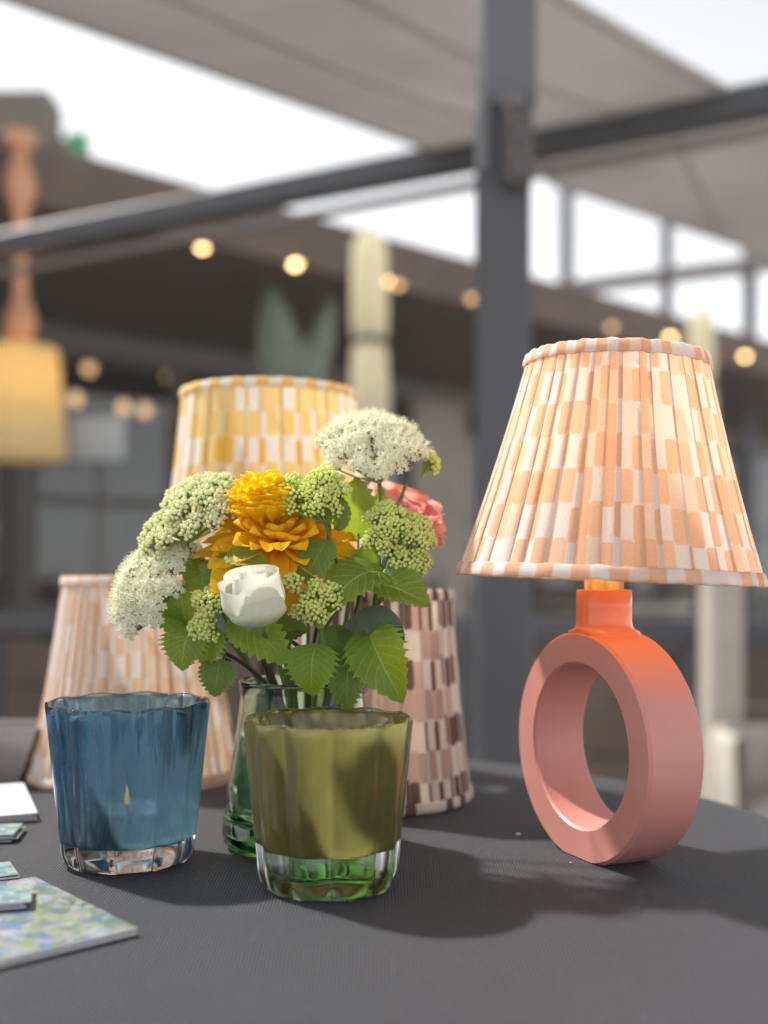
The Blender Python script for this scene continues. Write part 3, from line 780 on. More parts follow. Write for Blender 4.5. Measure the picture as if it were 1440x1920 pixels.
# crumbs on the cloth
cr = [(972, 1566, .0016, 'pale crumb on the cloth left of the ring lamp'), (1070, 1618, .0006, 'tiny crumb by the foot of the ring lamp')]
for px, py, r_, lb in cr:
    p = gnd(px, py); m = MB()
    def fn(i, j):
        a = 2*PI*i/9; b = PI*j/5; k = 1+.35*mnoise.noise(Vector((i*1.7, j*2.1, px)))
        return p+Vector((r_*k*math.sin(b)*math.cos(a), .7*r_*k*math.sin(b)*math.sin(a), r_*.45*(1-math.cos(b)*k)*.9)), (0, 0)
    m.grid(fn, 9, 6, cu=True); orig(p, m, 'crumb', lb, 'crumb', M['wax'])

# ------------------------------------------------------------------ lampshades
def shade(mat, rt, rb, zt, zb, T, parent, npl, ncol, nrow, trim=.0045, seed=1, fold=.30):
    """pleated cloth shade; T maps local axis coordinates to the world; pleats are real overlapping knife folds"""
    rng = random.Random(seed)
    wd = [rng.uniform(.65, 1.35) for _ in range(npl)]; tot = sum(wd)
    seq = []; acc = 0; u = 0
    for k in range(npl):
        w_ = wd[k]/tot; f = w_*fold*rng.uniform(.4, 1.3)
        lift = rng.uniform(.6, 1.2)
        # outer run, turn under, forward again
        seq += [(acc, -.0010*lift, u), (acc+w_*.12, -.0002, u+w_*.12), (acc+w_*.5, .0003*lift, u+w_*.5), (acc+w_*.97, .0002*lift, u+w_*.97)]
        seq += [(acc+w_*1.0, -.0003, u+w_*1.01), (acc+w_-f, -.0010*lift, u+w_+f), (acc+w_-f*1.02, -.0013*lift, u+w_+f*1.05)]
        acc += w_; u += w_+2*f
    n = len(seq); nv = 14; U = u
    mb = MB()
    ph = rng.uniform(0, 6)
    def fn(i, j):
        v = j/(nv-1); a_, dr, uu = seq[i % n]
        if i == n: a_, dr, uu = seq[0][0]+1, seq[0][1], U
        a = 2*PI*a_ + .012*math.sin(a_*40+ph)*v
        r = rb+(rt-rb)*v + dr*(1.15-.75*v) - .0012*math.sin(PI*v)
        z = zb+(zt-zb)*v
        return T(Vector((r*math.cos(a), r*math.sin(a), z))), (uu/U*ncol, v*nrow)
    mb.grid(fn, n+1, nv)
    sh = mb.build('lamp_shade', mat, parent)
    for nm, rr, zz, hh in (('top_trim', rt, zt, .0062), ('bottom_trim', rb, zb, .0060)):
        m = MB(); seg_ = 120; th = .0007
        pr = [(-th, -hh/2), (-th*.2, -hh/2-.0006), (th, -hh/2+.0002), (th*1.25, 0), (th, hh/2-.0002), (-th*.2, hh/2+.0006), (-th, hh/2), (-th, -hh/2)]
        def f2(i, j):
            a = 2*PI*i/seg_; wv = .00035*math.sin(a*23)+.0003*math.sin(a*41+1)
            dr, dz = pr[j]; r = rr+dr+.0006+wv
            slope = (rb-rt)/(zt-zb)
            return T(Vector(((r-dz*slope)*math.cos(a), (r-dz*slope)*math.sin(a), zz+dz+wv*.6))), (i/seg_*round(ncol*.62), .2+.15*(j/7))
        m.grid(f2, seg_+1, 8); m.build(nm, mat, sh)
    m = MB()
    for k in range(3):
        a = 2*PI*k/3+.4
        m.tube([T(Vector((.012*math.cos(a), .012*math.sin(a), zt-.004))), T(Vector((rt*.99*math.cos(a), rt*.99*math.sin(a), zt-.001)))], .0006, 6)
    m.tube([T(Vector((.012*math.cos(2*PI*k/16), .012*math.sin(2*PI*k/16), zt-.004))) for k in range(17)], .0008, 6)
    m.build('wire_frame', M['brass'], sh)
    return sh
def frame(loc, tilt_y=0, tilt_x=0, rz=0):
    Mx = Matrix.Translation(Vector(loc)) @ Matrix.Rotation(tilt_y, 4, 'Y') @ Matrix.Rotation(tilt_x, 4, 'X') @ Matrix.Rotation(rz, 4, 'Z')
    return lambda p: Mx @ p

# ring lamp
LC = Vector((.1215, .604, 0))
lamp = thing('ring_lamp', 'pink ceramic ring table lamp with a pleated peach brush check shade', 'table lamp', LC)
FA = R(-66)                                   # direction of the ring's face plane
fu = Vector((math.cos(FA), math.sin(FA), 0)); fnrm = Vector((-math.sin(-FA), -math.cos(FA), 0))
fnrm = Vector((fu.y, -fu.x, 0)).normalized()  # towards the left-front
TH = .0345; RO = .0632; RI = .0446; ZC = .0600
mb = MB(); seg = 128; bev = .0012
def ringpt(a, r, d):
    x = r*math.cos(a); z = ZC+r*math.sin(a)
    if z < 0: z = 0.0
    return LC+fu*x+fnrm*d+Vector((0, 0, z))
def rp(i, j):
    a = 2*PI*i/seg
    pro = [(RI, TH/2-bev), (RI+bev, TH/2), (RO-bev*1.4, TH/2), (RO, TH/2-bev*1.4), (RO+.0006, 0), (RO, -TH/2+bev*1.4), (RO-bev*1.4, -TH/2), (RI+bev, -TH/2), (RI, -TH/2+bev), (RI, TH/2-bev)]
    r, d = pro[j]
    off = .001 if r < RI+.01 else 0
    p = ringpt(a, r, d); p.z += off
    return p, (i/seg, j/9)
mb.grid(rp, seg, 10, cu=True)
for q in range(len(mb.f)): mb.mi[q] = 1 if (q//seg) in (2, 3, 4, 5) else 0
ring = mb.build('ceramic_ring', [M['pinkclay'], M['pink_run_glow']], lamp); ring.data.set_sharp_from_angle(angle=R(30))
# neck: cylinder that flares onto the ring
mb = MB(); NR = .0152; zt = .1460
zb0 = ZC+RO
prof = [(.0115, zt-.012), (.0115, zt-.0006), (.0122, zt), (NR-.0006, zt), (NR, zt-.0007), (NR, zt-.010), (NR, zb0+.0050), (NR+.0004, zb0+.0026), (NR+.0012, zb0+.0008), (NR+.0034, zb0-.0028), (NR+.0036, zb0-.006)]
def nk(i, j):
    a = 2*PI*i/56; r, z = prof[j]
    if j >= 8:                                   # flare wider along the ring than across its thickness
        k = (j-7)/3; px_ = r*math.cos(a)*(1+.22*k); pd = max(-TH/2+.0005, min(TH/2-.0005, r*math.sin(a)))
        zz = ZC+math.sqrt(max(0, RO*RO-px_*px_))+(.0018, .0009, -.002)[j-8] 
        return LC+fu*px_+fnrm*pd+Vector((0, 0, zz)), (i/56, j/10)
    return LC+fu*r*math.cos(a)+fnrm*r*math.sin(a)+Vector((0, 0, z)), (i/56, j/10)
mb.grid(nk, 56, len(prof), cu=True)
mb.build('neck', M['orange_glaze'], lamp)
mb = MB(); mb.lathe([(.0108, zt-.010), (.0108, zt+.006), (.009, zt+.007), (.009, zt+.022), (.0105, zt+.023), (.0105, zt+.036), (.0001, zt+.036)], 28, c=LC); mb.build('lamp_holder', M['brass'], lamp)
bz = zt+.036
mb = MB(); mb.lathe([(.008, bz), (.010, bz+.008), (.019, bz+.026), (.0215, bz+.038), (.018, bz+.051), (.009, bz+.058), (.0001, bz+.0595)], 28, c=LC); mb.build('bulb', M['bulb'], lamp)
TL = frame(LC+Vector((.0022, 0, .1545)), R(2.4), R(0), 0)
shade(M['fab_peach'], .0492, .0820, .1165, .0, TL, lamp, 40, 92, 6.6, seed=4)

# bare shades on the table
def bare_shade(mat, px, py, rb, rt, hgt, label, npl, ncol, nrow, seed, group='loose lampshades on the table'):
    p = gnd(px, py)
    t = thing('lampshade', label, 'lampshade', p, group)
    shade(mat, rt, rb, hgt, .0045, frame(p+Vector((0, 0, .0))), t, npl, ncol, nrow, seed=seed)
    return t
bare_shade(M['fab_pale'], 255, 1453, .0787, .0545, .149, 'pale peach and white brush check lampshade standing behind the blue glass', 38, 78, 7.6, 11)
bare_shade(M['fab_maroon'], 692, 1493, .0704, .0580, .1405, 'maroon and pink brush check lampshade standing behind the green glass', 36, 90, 7.0, 12)
# yellow lamp at the back
YL = Vector((at(505, 0, .872).x, .872, 0))
yl = thing('table_lamp', 'yellow and white brush check lamp standing behind the flowers', 'table lamp', YL)
zy = at(0, 744, .872).z
shade(M['fab_yellow'], sp(162, .872), sp(206, .872), zy-.142, 0, frame(YL+Vector((0, 0, .142))), yl, 36, 76, 8.0, seed=13)
mb = MB(); mb.lathe([(.0001, 0), (.036, 0), (.038, .003), (.034, .008), (.014, .012), (.009, .03), (.012, .05), (.008, .075), (.010, .11), (.0075, .13), (.0075, .155), (.0001, .155)], 32, c=YL); mb.build('base', M['wood_dark'], yl)
mb = MB(); mb.lathe([(.009, .156), (.009, .18), (.012, .185), (.02, .205), (.02, .22), (.010, .232), (.0001, .234)], 24, c=YL); mb.build('bulb', M['wax'], yl)

# ------------------------------------------------------------------ candle glasses
def votive(c, rt, rb, hgt, floor, lining, label, rot, nl=10):
    t = thing('candle_glass', label, 'candle holder', c, 'fluted candle glasses')
    seg = nl*16
    def lobe(a, amt):
        return 1-amt*(1-abs(math.sin(nl/2*(a+rot)))**.75)
    def prof_r(z): 
        k = z/hgt; return rb+(rt-rb)*k
    mb = MB()
    wall = .0034
    outp = [(.02*rb, .0012), (rb*.55, .0010), (rb*.84, .0002), (rb*.93, .0006), (rb*.985, .0030), (prof_r(.008), .008)]
    outp += [(prof_r(z), z) for z in (.018, .03, .045, .06, hgt-.006)]
    outp += [(prof_r(hgt)-.0001, hgt-.0018), (prof_r(hgt)-.0008, hgt-.0003), (prof_r(hgt)-.0018, hgt), (prof_r(hgt)-.0028, hgt-.0006)]
    inp = [(prof_r(z)-wall, z) for z in (hgt-.004, .06, .045, .03, floor+.006)]
    inp += [(prof_r(floor)-wall-.0012, floor+.0022), (prof_r(floor)-wall-.005, floor+.0004), (.5*rb, floor), (.02*rb, floor)]
    P = outp+inp; no = len(outp)
    def fn(i, j):
        a = 2*PI*i/seg; r, z = P[j]
        amt = .075 if 3 < j < no-3 else (.030 if j >= no-3 and j < no else .0)
        if j >= no: amt = .066 if z > floor+.004 else .03
        if j in (2, 3): amt = .03
        return c+Vector((r*lobe(a, amt)*math.cos(a), r*lobe(a, amt)*math.sin(a), z+(.0006*math.cos(nl*(a+rot)) if no-5 < j <= no else 0))), (i/seg, j/len(P))
    mb.grid(fn, seg, len(P), cu=True)
    n = len(mb.v)
    b0 = 0; l0 = (len(P)-1)*seg
    mb.f.append(tuple(reversed(range(b0, b0+seg)))); mb.uv.append([(0, 0)]*seg); mb.mi.append(0); mb.sm.append(True)
    mb.f.append(tuple(range(l0, l0+seg))); mb.uv.append([(0, 0)]*seg); mb.mi.append(0); mb.sm.append(True)
    mb.build('glass_body', M['clear'], t)
    mb = MB(); g = -.0004
    Q = [(prof_r(hgt)-.0023, hgt-.0013)]+[(prof_r(z)-wall-g, z) for z in (hgt-.0045, .06, .045, .03, floor+.006)]+[(prof_r(floor)-wall-.0012-g, floor+.0022+g), (prof_r(floor)-wall-.005-g, floor+.0004+g), (.5*rb, floor+g), (.0005, floor+g)]
    def f2(i, j):
        a = 2*PI*i/seg; r, z = Q[j]; amt = .066 if z > floor+.004 else .03
        return c+Vector((r*lobe(a, amt)*math.cos(a), r*lobe(a, amt)*math.sin(a), z)), (i/seg, j/len(Q))
    mb.grid(f2, seg, len(Q), cu=True)
    mb.build('lining', lining, t)
    return t
def tealight(c, label):
    t = thing('tealight', label, 'candle', c, 'tealights burning in the glasses')
    m = MB(); m.lathe([(.0001, 0), (.0185, 0), (.019, .001), (.019, .0145), (.0193, .015), (.0186, .0148), (.0184, .0125)], 36, c=c); m.build('cup', M['alu'], t)
    m = MB(); m.lathe([(.0183, .0118), (.012, .0122), (.0001, .0118)], 36, c=c); m.build('wax', M['wax'], t)
    m = MB(); m.tube([c+Vector((0, 0, .0118)), c+Vector((.0004, 0, .017))], .0006, 6); m.build('wick', M['stem_brown'], t)
    m = MB(); m.lathe([(.0002, .016), (.0009, .0175), (.0012, .0195), (.0008, .023), (.0004, .026), (.0001, .0275)], 14, c=c); m.build('flame', M['flame'], t)
BC = Vector(((240-720)*.592/FPX, .592, 0)); GC = Vector(((616-720)*.545/FPX, .545, 0))
votive(BC, sp(154, .592), sp(124, .585), .0862, .0128, M['blue_lining'], 'blue lined fluted candle glass standing by the printed cards', R(18))
votive(GC, sp(160, .545), sp(131, .535), .0835, .0205, M['olive_lining'], 'olive green lined fluted candle glass in front of the vase', R(12))
tealight(BC+Vector((0, 0, .0134)), 'lit tealight inside the blue candle glass')
tealight(GC+Vector((0, 0, .0211)), 'lit tealight inside the olive green candle glass')

# ------------------------------------------------------------------ vase
VC = Vector((at(568, 0, .628).x, .628, 0)); VH = .094
vase = thing('glass_vase', 'small flared green glass vase holding the flowers', 'vase', VC)
op = [(.001, .0015), (.030, .0012), (.0405, .0003), (.0438, .0012), (.0458, .0045), (.0462, .010), (.0452, .020), (.0432, .034), (.0408, .048), (.0385, .062), (.0366, .076), (.0356, .086), (.0362, .0915), (.0366, .0935), (.0360, .0944), (.0352, .0938)]
ip = [(.0334, .086), (.0344, .076), (.0363, .062), (.0386, .048), (.0409, .034), (.0422, .022), (.0405, .0165), (.035, .0145), (.001, .0140)]
mb = MB(); mb.lathe(op+ip, 72, c=VC)
mb.f.append(tuple(reversed(range(72)))); mb.uv.append([(0, 0)]*72); mb.mi.append(0); mb.sm.append(True)
k0 = (len(op+ip)-1)*72
mb.f.append(tuple(range(k0, k0+72))); mb.uv.append([(0, 0)]*72); mb.mi.append(0); mb.sm.append(True)
mb.build('glass_body', M['greenglass'], vase)
wp = [(.001, .0144), (.0348, .0149), (.0402, .0168), (.0418, .022), (.0405, .034), (.0383, .048), (.0360, .0615), (.0362, .0625), (.035, .062), (.001, .0618)]
mb = MB(); mb.lathe(wp, 56, c=VC); mb.build('water', M['water'], vase)

# ------------------------------------------------------------------ flowers
def stem_path(top, off=None, base=None, n=14, sag=0.0):
    top = Vector(top)
    d = top-VC; dh = Vector((d.x, d.y, 0))
    nk_ = VC+Vector((0, 0, VH)) + (dh.normalized()*min(.026, dh.length*.45) if dh.length > 1e-6 else Vector())
    if off is not None: nk_ += Vector((off[0], off[1], 0))
    if base is None: base = VC+Vector((-dh.x*.22, -dh.y*.22, .018)); 
    bb = Vector(base); q = Vector((bb.x-VC.x, bb.y-VC.y, 0))
    if q.length > .028: q = q.normalized()*.028; bb = Vector((VC.x+q.x, VC.y+q.y, bb.z))
    pts = []
    for k in range(n):
        t = k/(n-1)
        if t < .45:
            u = t/.45; p = bb.lerp(nk_, u)
        else:
            u = (t-.45)/.55
            ctrl = nk_+(nk_-bb)*.45; ctrl.z = min(ctrl.z, max(top.z-.004, nk_.z+.01))
            p = nk_*(1-u)**2+ctrl*2*u*(1-u)+top*u*u
        pts.append(p)
    return bb, pts
def ico():
    t = (1+5**.5)/2
    v = [(-1, t, 0), (1, t, 0), (-1, -t, 0), (1, -t, 0), (0, -1, t), (0, 1, t), (0, -1, -t), (0, 1, -t), (t, 0, -1), (t, 0, 1), (-t, 0, -1), (-t, 0, 1)]
    f = [(0, 11, 5), (0, 5, 1), (0, 1, 7), (0, 7, 10), (0, 10, 11), (1, 5, 9), (5, 11, 4), (11, 10, 2), (10, 7, 6), (7, 1, 8), (3, 9, 4), (3, 4, 2), (3, 2, 6), (3, 6, 8), (3, 8, 9), (4, 9, 5), (2, 4, 11), (6, 2, 10), (8, 6, 7), (9, 8, 1)]
    v = [Vector(p).normalized() for p in v]
    nf = []; cache = {}
    def mid(a, b):
        k = (min(a, b), max(a, b))
        if k not in cache: cache[k] = len(v); v.append(((v[a]+v[b])/2).normalized())
        return cache[k]
    for a, b, c in f:
        x, y, z = mid(a, b), mid(b, c), mid(c, a)
        nf += [(a, x, z), (b, y, x), (c, z, y), (x, y, z)]
    return v, nf
ICV, ICF = ico()
def basis(axis):
    a = Vector(axis).normalized(); e1 = Vector((1, 0, 0)); e1 = (e1-a*e1.dot(a)).normalized(); e2 = a.cross(e1)
    return a, e1, e2
GA = PI*(3-5**.5)
def umbel(center, axis, rx, ry, dome, nsub, nper, rs, rng):
    """positions and outward normals of the tips of a compound flat flower head"""
    a, e1, e2 = basis(axis); subs = []
    for k in range(nsub):
        q = math.sqrt((k+.5)/nsub); th = k*GA+rng.uniform(-.2, .2)
        x, y = q*math.cos(th), q*math.sin(th)
        p = center+e1*x*rx+e2*y*ry+a*(dome*(1-q*q)+rng.uniform(-.0015, .0015))
        n = (a+(e1*x+e2*y)*.75).normalized(); tips = []
        _, f1, f2 = basis(n)
        for m_ in range(nper):
            r = math.sqrt((m_+.5)/nper); t2 = m_*GA+rng.uniform(-.25, .25)
            u, v_ = r*math.cos(t2), r*math.sin(t2)
            nn = (n+(f1*u+f2*v_)*.9).normalized()
            tips.append((p+(f1*u+f2*v_)*rs+n*(rs*.55*(1-r*r)+rng.uniform(-.0004, .0004)), nn))
        subs.append((p-n*rs*1.3, tips))
    return subs
def bud_head(parent, center, axis, rx, ry, dome, nsub, nper, rs, br, mat, seed, base):
    rng = random.Random(seed); subs = umbel(center, axis, rx, ry, dome, nsub, nper, rs, rng)
    m = MB(); st = MB()
    for hub, tips in subs:
        mid_ = base.lerp(hub, .6)+Vector((0, 0, -.001))
        st.tube([base, mid_, hub], [.0006, .0005, .0005], 5, caps=False)
        for p, n in tips:
            r = br*rng.uniform(.78, 1.12); _, f1, f2 = basis(n)
            P = []
            for q in ICV:
                s_ = 1+.10*(q.z > .6)
                P.append(p+(f1*q.x+f2*q.y)*r*.94+n*q.z*r*s_)
            m.add(P, ICF)
            st.tube([hub, p-n*r*.7], [.0003, .0003], 3, caps=False)
    m.build('flower_buds', mat, parent, stuff=True); st.build('stalks', M['stalk'], parent, stuff=True)
def floret_head(parent, center, axis, rx, ry, dome, nsub, nper, rs, fr, seed, base):
    rng = random.Random(seed); subs = umbel(center, axis, rx, ry, dome, nsub, nper, rs, rng)
    m = MB(); st = MB(); an = MB()
    for hub, tips in subs:
        st.tube([base, base.lerp(hub, .6)+Vector((0, 0, -.001)), hub], [.0007, .0005, .0005], 5, caps=False)
        for p, n in tips:
            _, f1, f2 = basis(n); ph = rng.uniform(0, 6); r = fr*rng.uniform(.8, 1.2)
            n = (n+Vector((rng.uniform(-.3, .3), rng.uniform(-.3, .3), rng.uniform(-.3, .3)))).normalized(); _, f1, f2 = basis(n)
            for q in range(5):
                a = ph+q*2*PI/5; d = f1*math.cos(a)+f2*math.sin(a); s_ = n.cross(d); cu = rng.uniform(.0, .5)
                P = [p, p+d*r*.45+s_*r*.34+n*r*.10, p+d*r*.9+s_*r*.30+n*r*(.05-cu*.4), p+d*r*1.05+n*r*(-.02-cu*.5), p+d*r*.9-s_*r*.30+n*r*(.05-cu*.4), p+d*r*.45-s_*r*.34+n*r*.10]
                m.add(P, [(0, 1, 2, 3), (0, 3, 4, 5)])
            for q in range(5):
                a = ph+.6+q*2*PI/5; d = f1*math.cos(a)+f2*math.sin(a); t_ = p+d*r*.6+n*r*rng.uniform(.9, 1.7)
                w_ = n.cross(d)*.00011
                an.add([p+w_, p-w_, t_-w_, t_+w_], [(0, 1, 2, 3)], smooth=False)
                e = .00030
                an.add([t_+n*e, t_+d*e-n*e*.4, t_-d*e+w_.normalized()*e-n*e*.4, t_-d*e-w_.normalized()*e-n*e*.4], [(0, 1, 2), (0, 2, 3), (0, 3, 1), (1, 3, 2)], smooth=False)
            st.tube([hub, p], [.0003, .0003], 3, caps=False)
    fl = m.build('florets', M['floret'], parent, stuff=True); an.build('stamens', M['floret'], parent, stuff=True); st.build('stalks', M['stalk'], parent, stuff=True)

def leaf(parent, base, tip, width, mat, face=(0, -1, .5), bend=.12, fold=.15, twist=0., teeth=9, round_=.46, stalk=None, curlside=0., name='leaf', amp=1.0, wav=.018):
    bend += random.uniform(-.06, .16); fold += random.uniform(-.05, .24); twist += random.uniform(-.3, .3)
    base = Vector(base); tip = Vector(tip); ax = tip-base; L = ax.length; y = ax.normalized()
    n = Vector(face); n = (n-y*n.dot(y)).normalized(); x = y.cross(n)
    if twist:
        q = Quaternion(y, twist); n = q @ n; x = q @ x
    W = width/2; rows = teeth*4+1
    ss = [-1, -.86, -.66, -.45, -.22, 0, .22, .45, .66, .86, 1]
    nv = 8.0; mx = (round_/(round_+.85))
    wmax = (mx**round_)*((1-mx)**.85)
    m = MB()
    seed = random.random()*10
    def fn(i, j):
        t = j/(rows-1); s_ = ss[i]; a_ = abs(s_)
        wv = W*(max(t, .0)**round_)*((1-t)**.85)/wmax
        fr = (t*teeth) % 1.0
        tooth = (1.0-fr)*(.38+.10*math.sin(j*1.7+seed)) if 0 < j < rows-1 else 0
        edge = max(0, (a_-.8)/.2)
        wv2 = wv*(1+edge*(tooth-.04))
        ph = (t-.30*a_)*nv; tri = abs((ph % 1.0)-.5)*2
        hz = -tri*.028*L*.55*amp*min(1, a_*3)*(1-.3*a_)*min(1, t*4)*min(1, (1-t)*4)
        z = bend*L*(4*t*(1-t))*.8 - bend*L*t*t*.9 + fold*a_*wv + hz + curlside*s_*abs(s_)*wv + wav*L*math.sin(t*7+seed+s_*2)*a_
        yy = t*L+edge*(.55*tooth*wv)-.10*L*a_*a_*(1-t)*(1 if t < .5 else 0)*0
        yy += -.13*L*a_*a_*max(0, .5-t)
        return base+y*yy+x*(s_*wv2)+n*z, ((s_+1)/2, t)
    m.grid(fn, len(ss), rows)
    o = m.build(name, mat, parent)
    if stalk is not None:
        sk = MB(); stalk = Vector(stalk); c_ = (stalk+base)/2+Vector((0, 0, .004))
        sk.tube([stalk, stalk*.25+c_*.5+base*.25, base+y*.0015], [.0008, .0007, .0006], 6); sk.build('leaf_stalk', M['stem_green'], o)
    return o

def flower_thing(name, label, cat, top, off=None, rad=.0014, mat='stem_green', group=None, base=None):
    bb, pts = stem_path(top, off, base)
    t = thing(name, label, cat, bb, group)
    m = MB(); m.tube(pts, [rad*1.15-rad*.35*k/(len(pts)-1) for k in range(len(pts))], 8); m.build('stem', M[mat], t)
    return t, pts
VG = 'viburnum sprays in the green vase'
# tall white open head at the top
top = at(712, 905, .632)
v1, P1 = flower_thing('viburnum_spray', 'open creamy white flower head standing tallest in the vase', 'flower', top, group=VG)
floret_head(v1, at(694, 838, .632), (0.05, -.52, .85), sp(97, .632), sp(112, .632), .012, 38, 15, .0066, .0023, 21, top)
bud_head(v1, at(808, 866, .642), (.75, -.35, .5), sp(17, .64), sp(24, .64), .003, 7, 9, .0034, .00115, M['bud_green'], 22, at(790, 895, .64))
m = MB(); m.tube([at(762, 905, .635), at(752, 935, .634), at(738, 962, .632), P1[-4]], .0011, 7); m.build('side_stem', M['stem_green'], v1)
leaf(v1, at(672, 1005, .622), at(668, 893, .618), sp(66, .62), M['leaf'], (.1, -1, .1), .10, .16, teeth=7, stalk=P1[-5])
leaf(v1, at(706, 1000, .628), at(712, 905, .632), sp(34, .62), M['leaf'], (.8, -.7, 0), .05, .4, teeth=6, stalk=P1[-5])
# left lower white head
top = at(318, 1130, .606)
v2, P2 = flower_thing('viburnum_spray', 'open creamy white flower head hanging lowest at the far left of the bouquet', 'flower', top, group=VG)
floret_head(v2, at(280, 1104, .606), (-.5, -.68, .5), sp(74, .6), sp(92, .6), .011, 30, 15, .0064, .0022, 31, top)
leaf(v2, at(350, 1170, .604), at(338, 1092, .598), sp(50, .6), M['leaf'], (-.2, -1, .1), .06, .28, teeth=7, stalk=at(365, 1180, .607))
leaf(v2, at(348, 1172, .602), at(283, 1146, .594), sp(46, .6), M['leaf'], (0, -.8, .6), .05, .2, teeth=7, stalk=at(365, 1180, .607))
# big cream bud head upper left
top = at(352, 1018, .614)
v3, P3 = flower_thing('viburnum_spray', 'large creamy green bud head at the upper left beside the yellow flower', 'flower', top, group=VG)
bud_head(v3, at(383, 946, .617), (-.18, -.62, .77), sp(84, .617), sp(88, .617), .009, 30, 17, .0056, .00132, M['bud_cream'], 41, top)
bud_head(v3, at(305, 1006, .612), (-.60, -.55, .6), sp(54, .61), sp(62, .61), .006, 17, 15, .0052, .00132, M['bud_cream'], 42, top)
bud_head(v3, at(352, 1050, .618), (-.2, -.9, .2), sp(40, .61), sp(26, .61), .004, 7, 12, .0050, .00132, M['bud_cream'], 43, top)
leaf(v3, at(398, 1062, .612), at(345, 1106, .600), sp(58, .6), M['leaf_bright'], (.1, -.8, .6), .10, .15, teeth=7, stalk=P3[-3])
leaf(v3, at(408, 1050, .606), at(400, 1092, .600), sp(36, .6), M['leaf'], (-.7, -.6, .2), .15, .5, teeth=6, curlside=.3)
# lime buds upper middle
top = at(618, 985, .598)
v4, P4 = flower_thing('viburnum_spray', 'lime green bud cluster overlapping the top of the yellow flower', 'flower', top, group=VG)
bud_head(v4, at(608, 925, .597), (.05, -.72, .62), sp(40, .597), sp(60, .597), .008, 22, 12, .0042, .00115, M['bud_green'], 51, top)
bud_head(v4, at(546, 928, .600), (-.35, -.75, .5), sp(26, .6), sp(44, .6), .004, 13, 9, .0036, .00115, M['bud_green'], 52, top)
m = MB(); m.tube([at(632, 1065, .594), at(625, 1030, .593), at(612, 985, .595), at(602, 955, .598)], [.0013, .0012, .001, .0008], 7); m.build('side_stem', M['stem_green'], v4)
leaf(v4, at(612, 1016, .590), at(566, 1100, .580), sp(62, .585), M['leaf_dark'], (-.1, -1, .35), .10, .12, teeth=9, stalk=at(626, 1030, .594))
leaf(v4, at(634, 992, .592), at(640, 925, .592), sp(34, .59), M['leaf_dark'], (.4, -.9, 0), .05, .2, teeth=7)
# lime buds right
top = at(745, 1055, .602)
v5, P5 = flower_thing('viburnum_spray', 'broad lime green bud cluster in front of the coral pink flower', 'flower', top, group=VG)
bud_head(v5, at(724, 980, .600), (-.15, -.7, .65), sp(38, .6), sp(44, .6), .006, 14, 13, .0042, .00120, M['bud_green'], 61, top)
bud_head(v5, at(778, 1000, .604), (.45, -.62, .6), sp(34, .6), sp(48, .6), .007, 15, 13, .0042, .00120, M['bud_green'], 62, top)
bud_head(v5, at(765, 1056, .598), (.2, -.9, .2), sp(36, .6), sp(26, .6), .005, 9, 12, .0044, .00120, M['bud_green'], 63, top)
bud_head(v5, at(716, 1018, .597), (-.2, -.9, .3), sp(30, .6), sp(24, .6), .004, 7, 12, .0044, .00120, M['bud_green'], 64, top)
leaf(v5, at(712, 1072, .592), at(606, 1132, .572), sp(94, .585), M['leaf'], (-.1, -.62, .9), .14, .10, teeth=9, stalk=at(724, 1085, .598))
leaf(v5, at(706, 1092, .590), at(806, 1132, .582), sp(84, .585), M['leaf'], (.05, -.55, .9), .12, .18, teeth=9, stalk=at(724, 1085, .598))
leaf(v5, at(712, 1060, .600), at(652, 1050, .598), sp(54, .6), M['leaf'], (0, -.9, .5), .08, .15, teeth=7, stalk=at(724, 1075, .6))
m = MB(); m.tube([at(700, 1150, .606), at(708, 1095, .602), at(722, 1052, .599), at(738, 1020, .6)], [.0016, .0015, .0013, .001], 8); m.build('side_stem', M['stem_green'], v5)
# small lime cluster at left
top = at(420, 1200, .592)
v6, P6 = flower_thing('viburnum_spray', 'small lime green bud cluster left of the white rose with toothed leaves below', 'flower', at(404, 1218, .594), mat='stem_brown', rad=.0013, group=VG)
bud_head(v6, at(400, 1132, .587), (-.05, -.85, .45), sp(32, .587), sp(34, .587), .006, 10, 13, .0044, .00120, M['bud_green'], 71, at(398, 1190, .594))
bud_head(v6, at(384, 1178, .588), (-.2, -.95, .1), sp(28, .587), sp(24, .587), .005, 8, 12, .0042, .00120, M['bud_green'], 72, at(398, 1190, .594))
m = MB(); m.tube([at(425, 1240, .597), at(418, 1215, .594), at(398, 1190, .594)], .001, 7); m.build('side_stem', M['stem_green'], v6)
leaf(v6, at(356, 1184, .590), at(338, 1254, .582), sp(74, .59), M['leaf'], (-.2, -.95, .3), .12, .12, teeth=9, round_=.36, stalk=at(405, 1218, .594))
leaf(v6, at(398, 1180, .590), at(384, 1250, .586), sp(54, .59), M['leaf'], (.1, -1, .25), .10, .12, teeth=8, stalk=at(405, 1218, .594))
leaf(v6, at(412, 1240, .588), at(402, 1307, .584), sp(60, .59), M['leaf_dark'], (.1, -1, .15), .06, .06, teeth=9, round_=.32, stalk=at(432, 1238, .595))
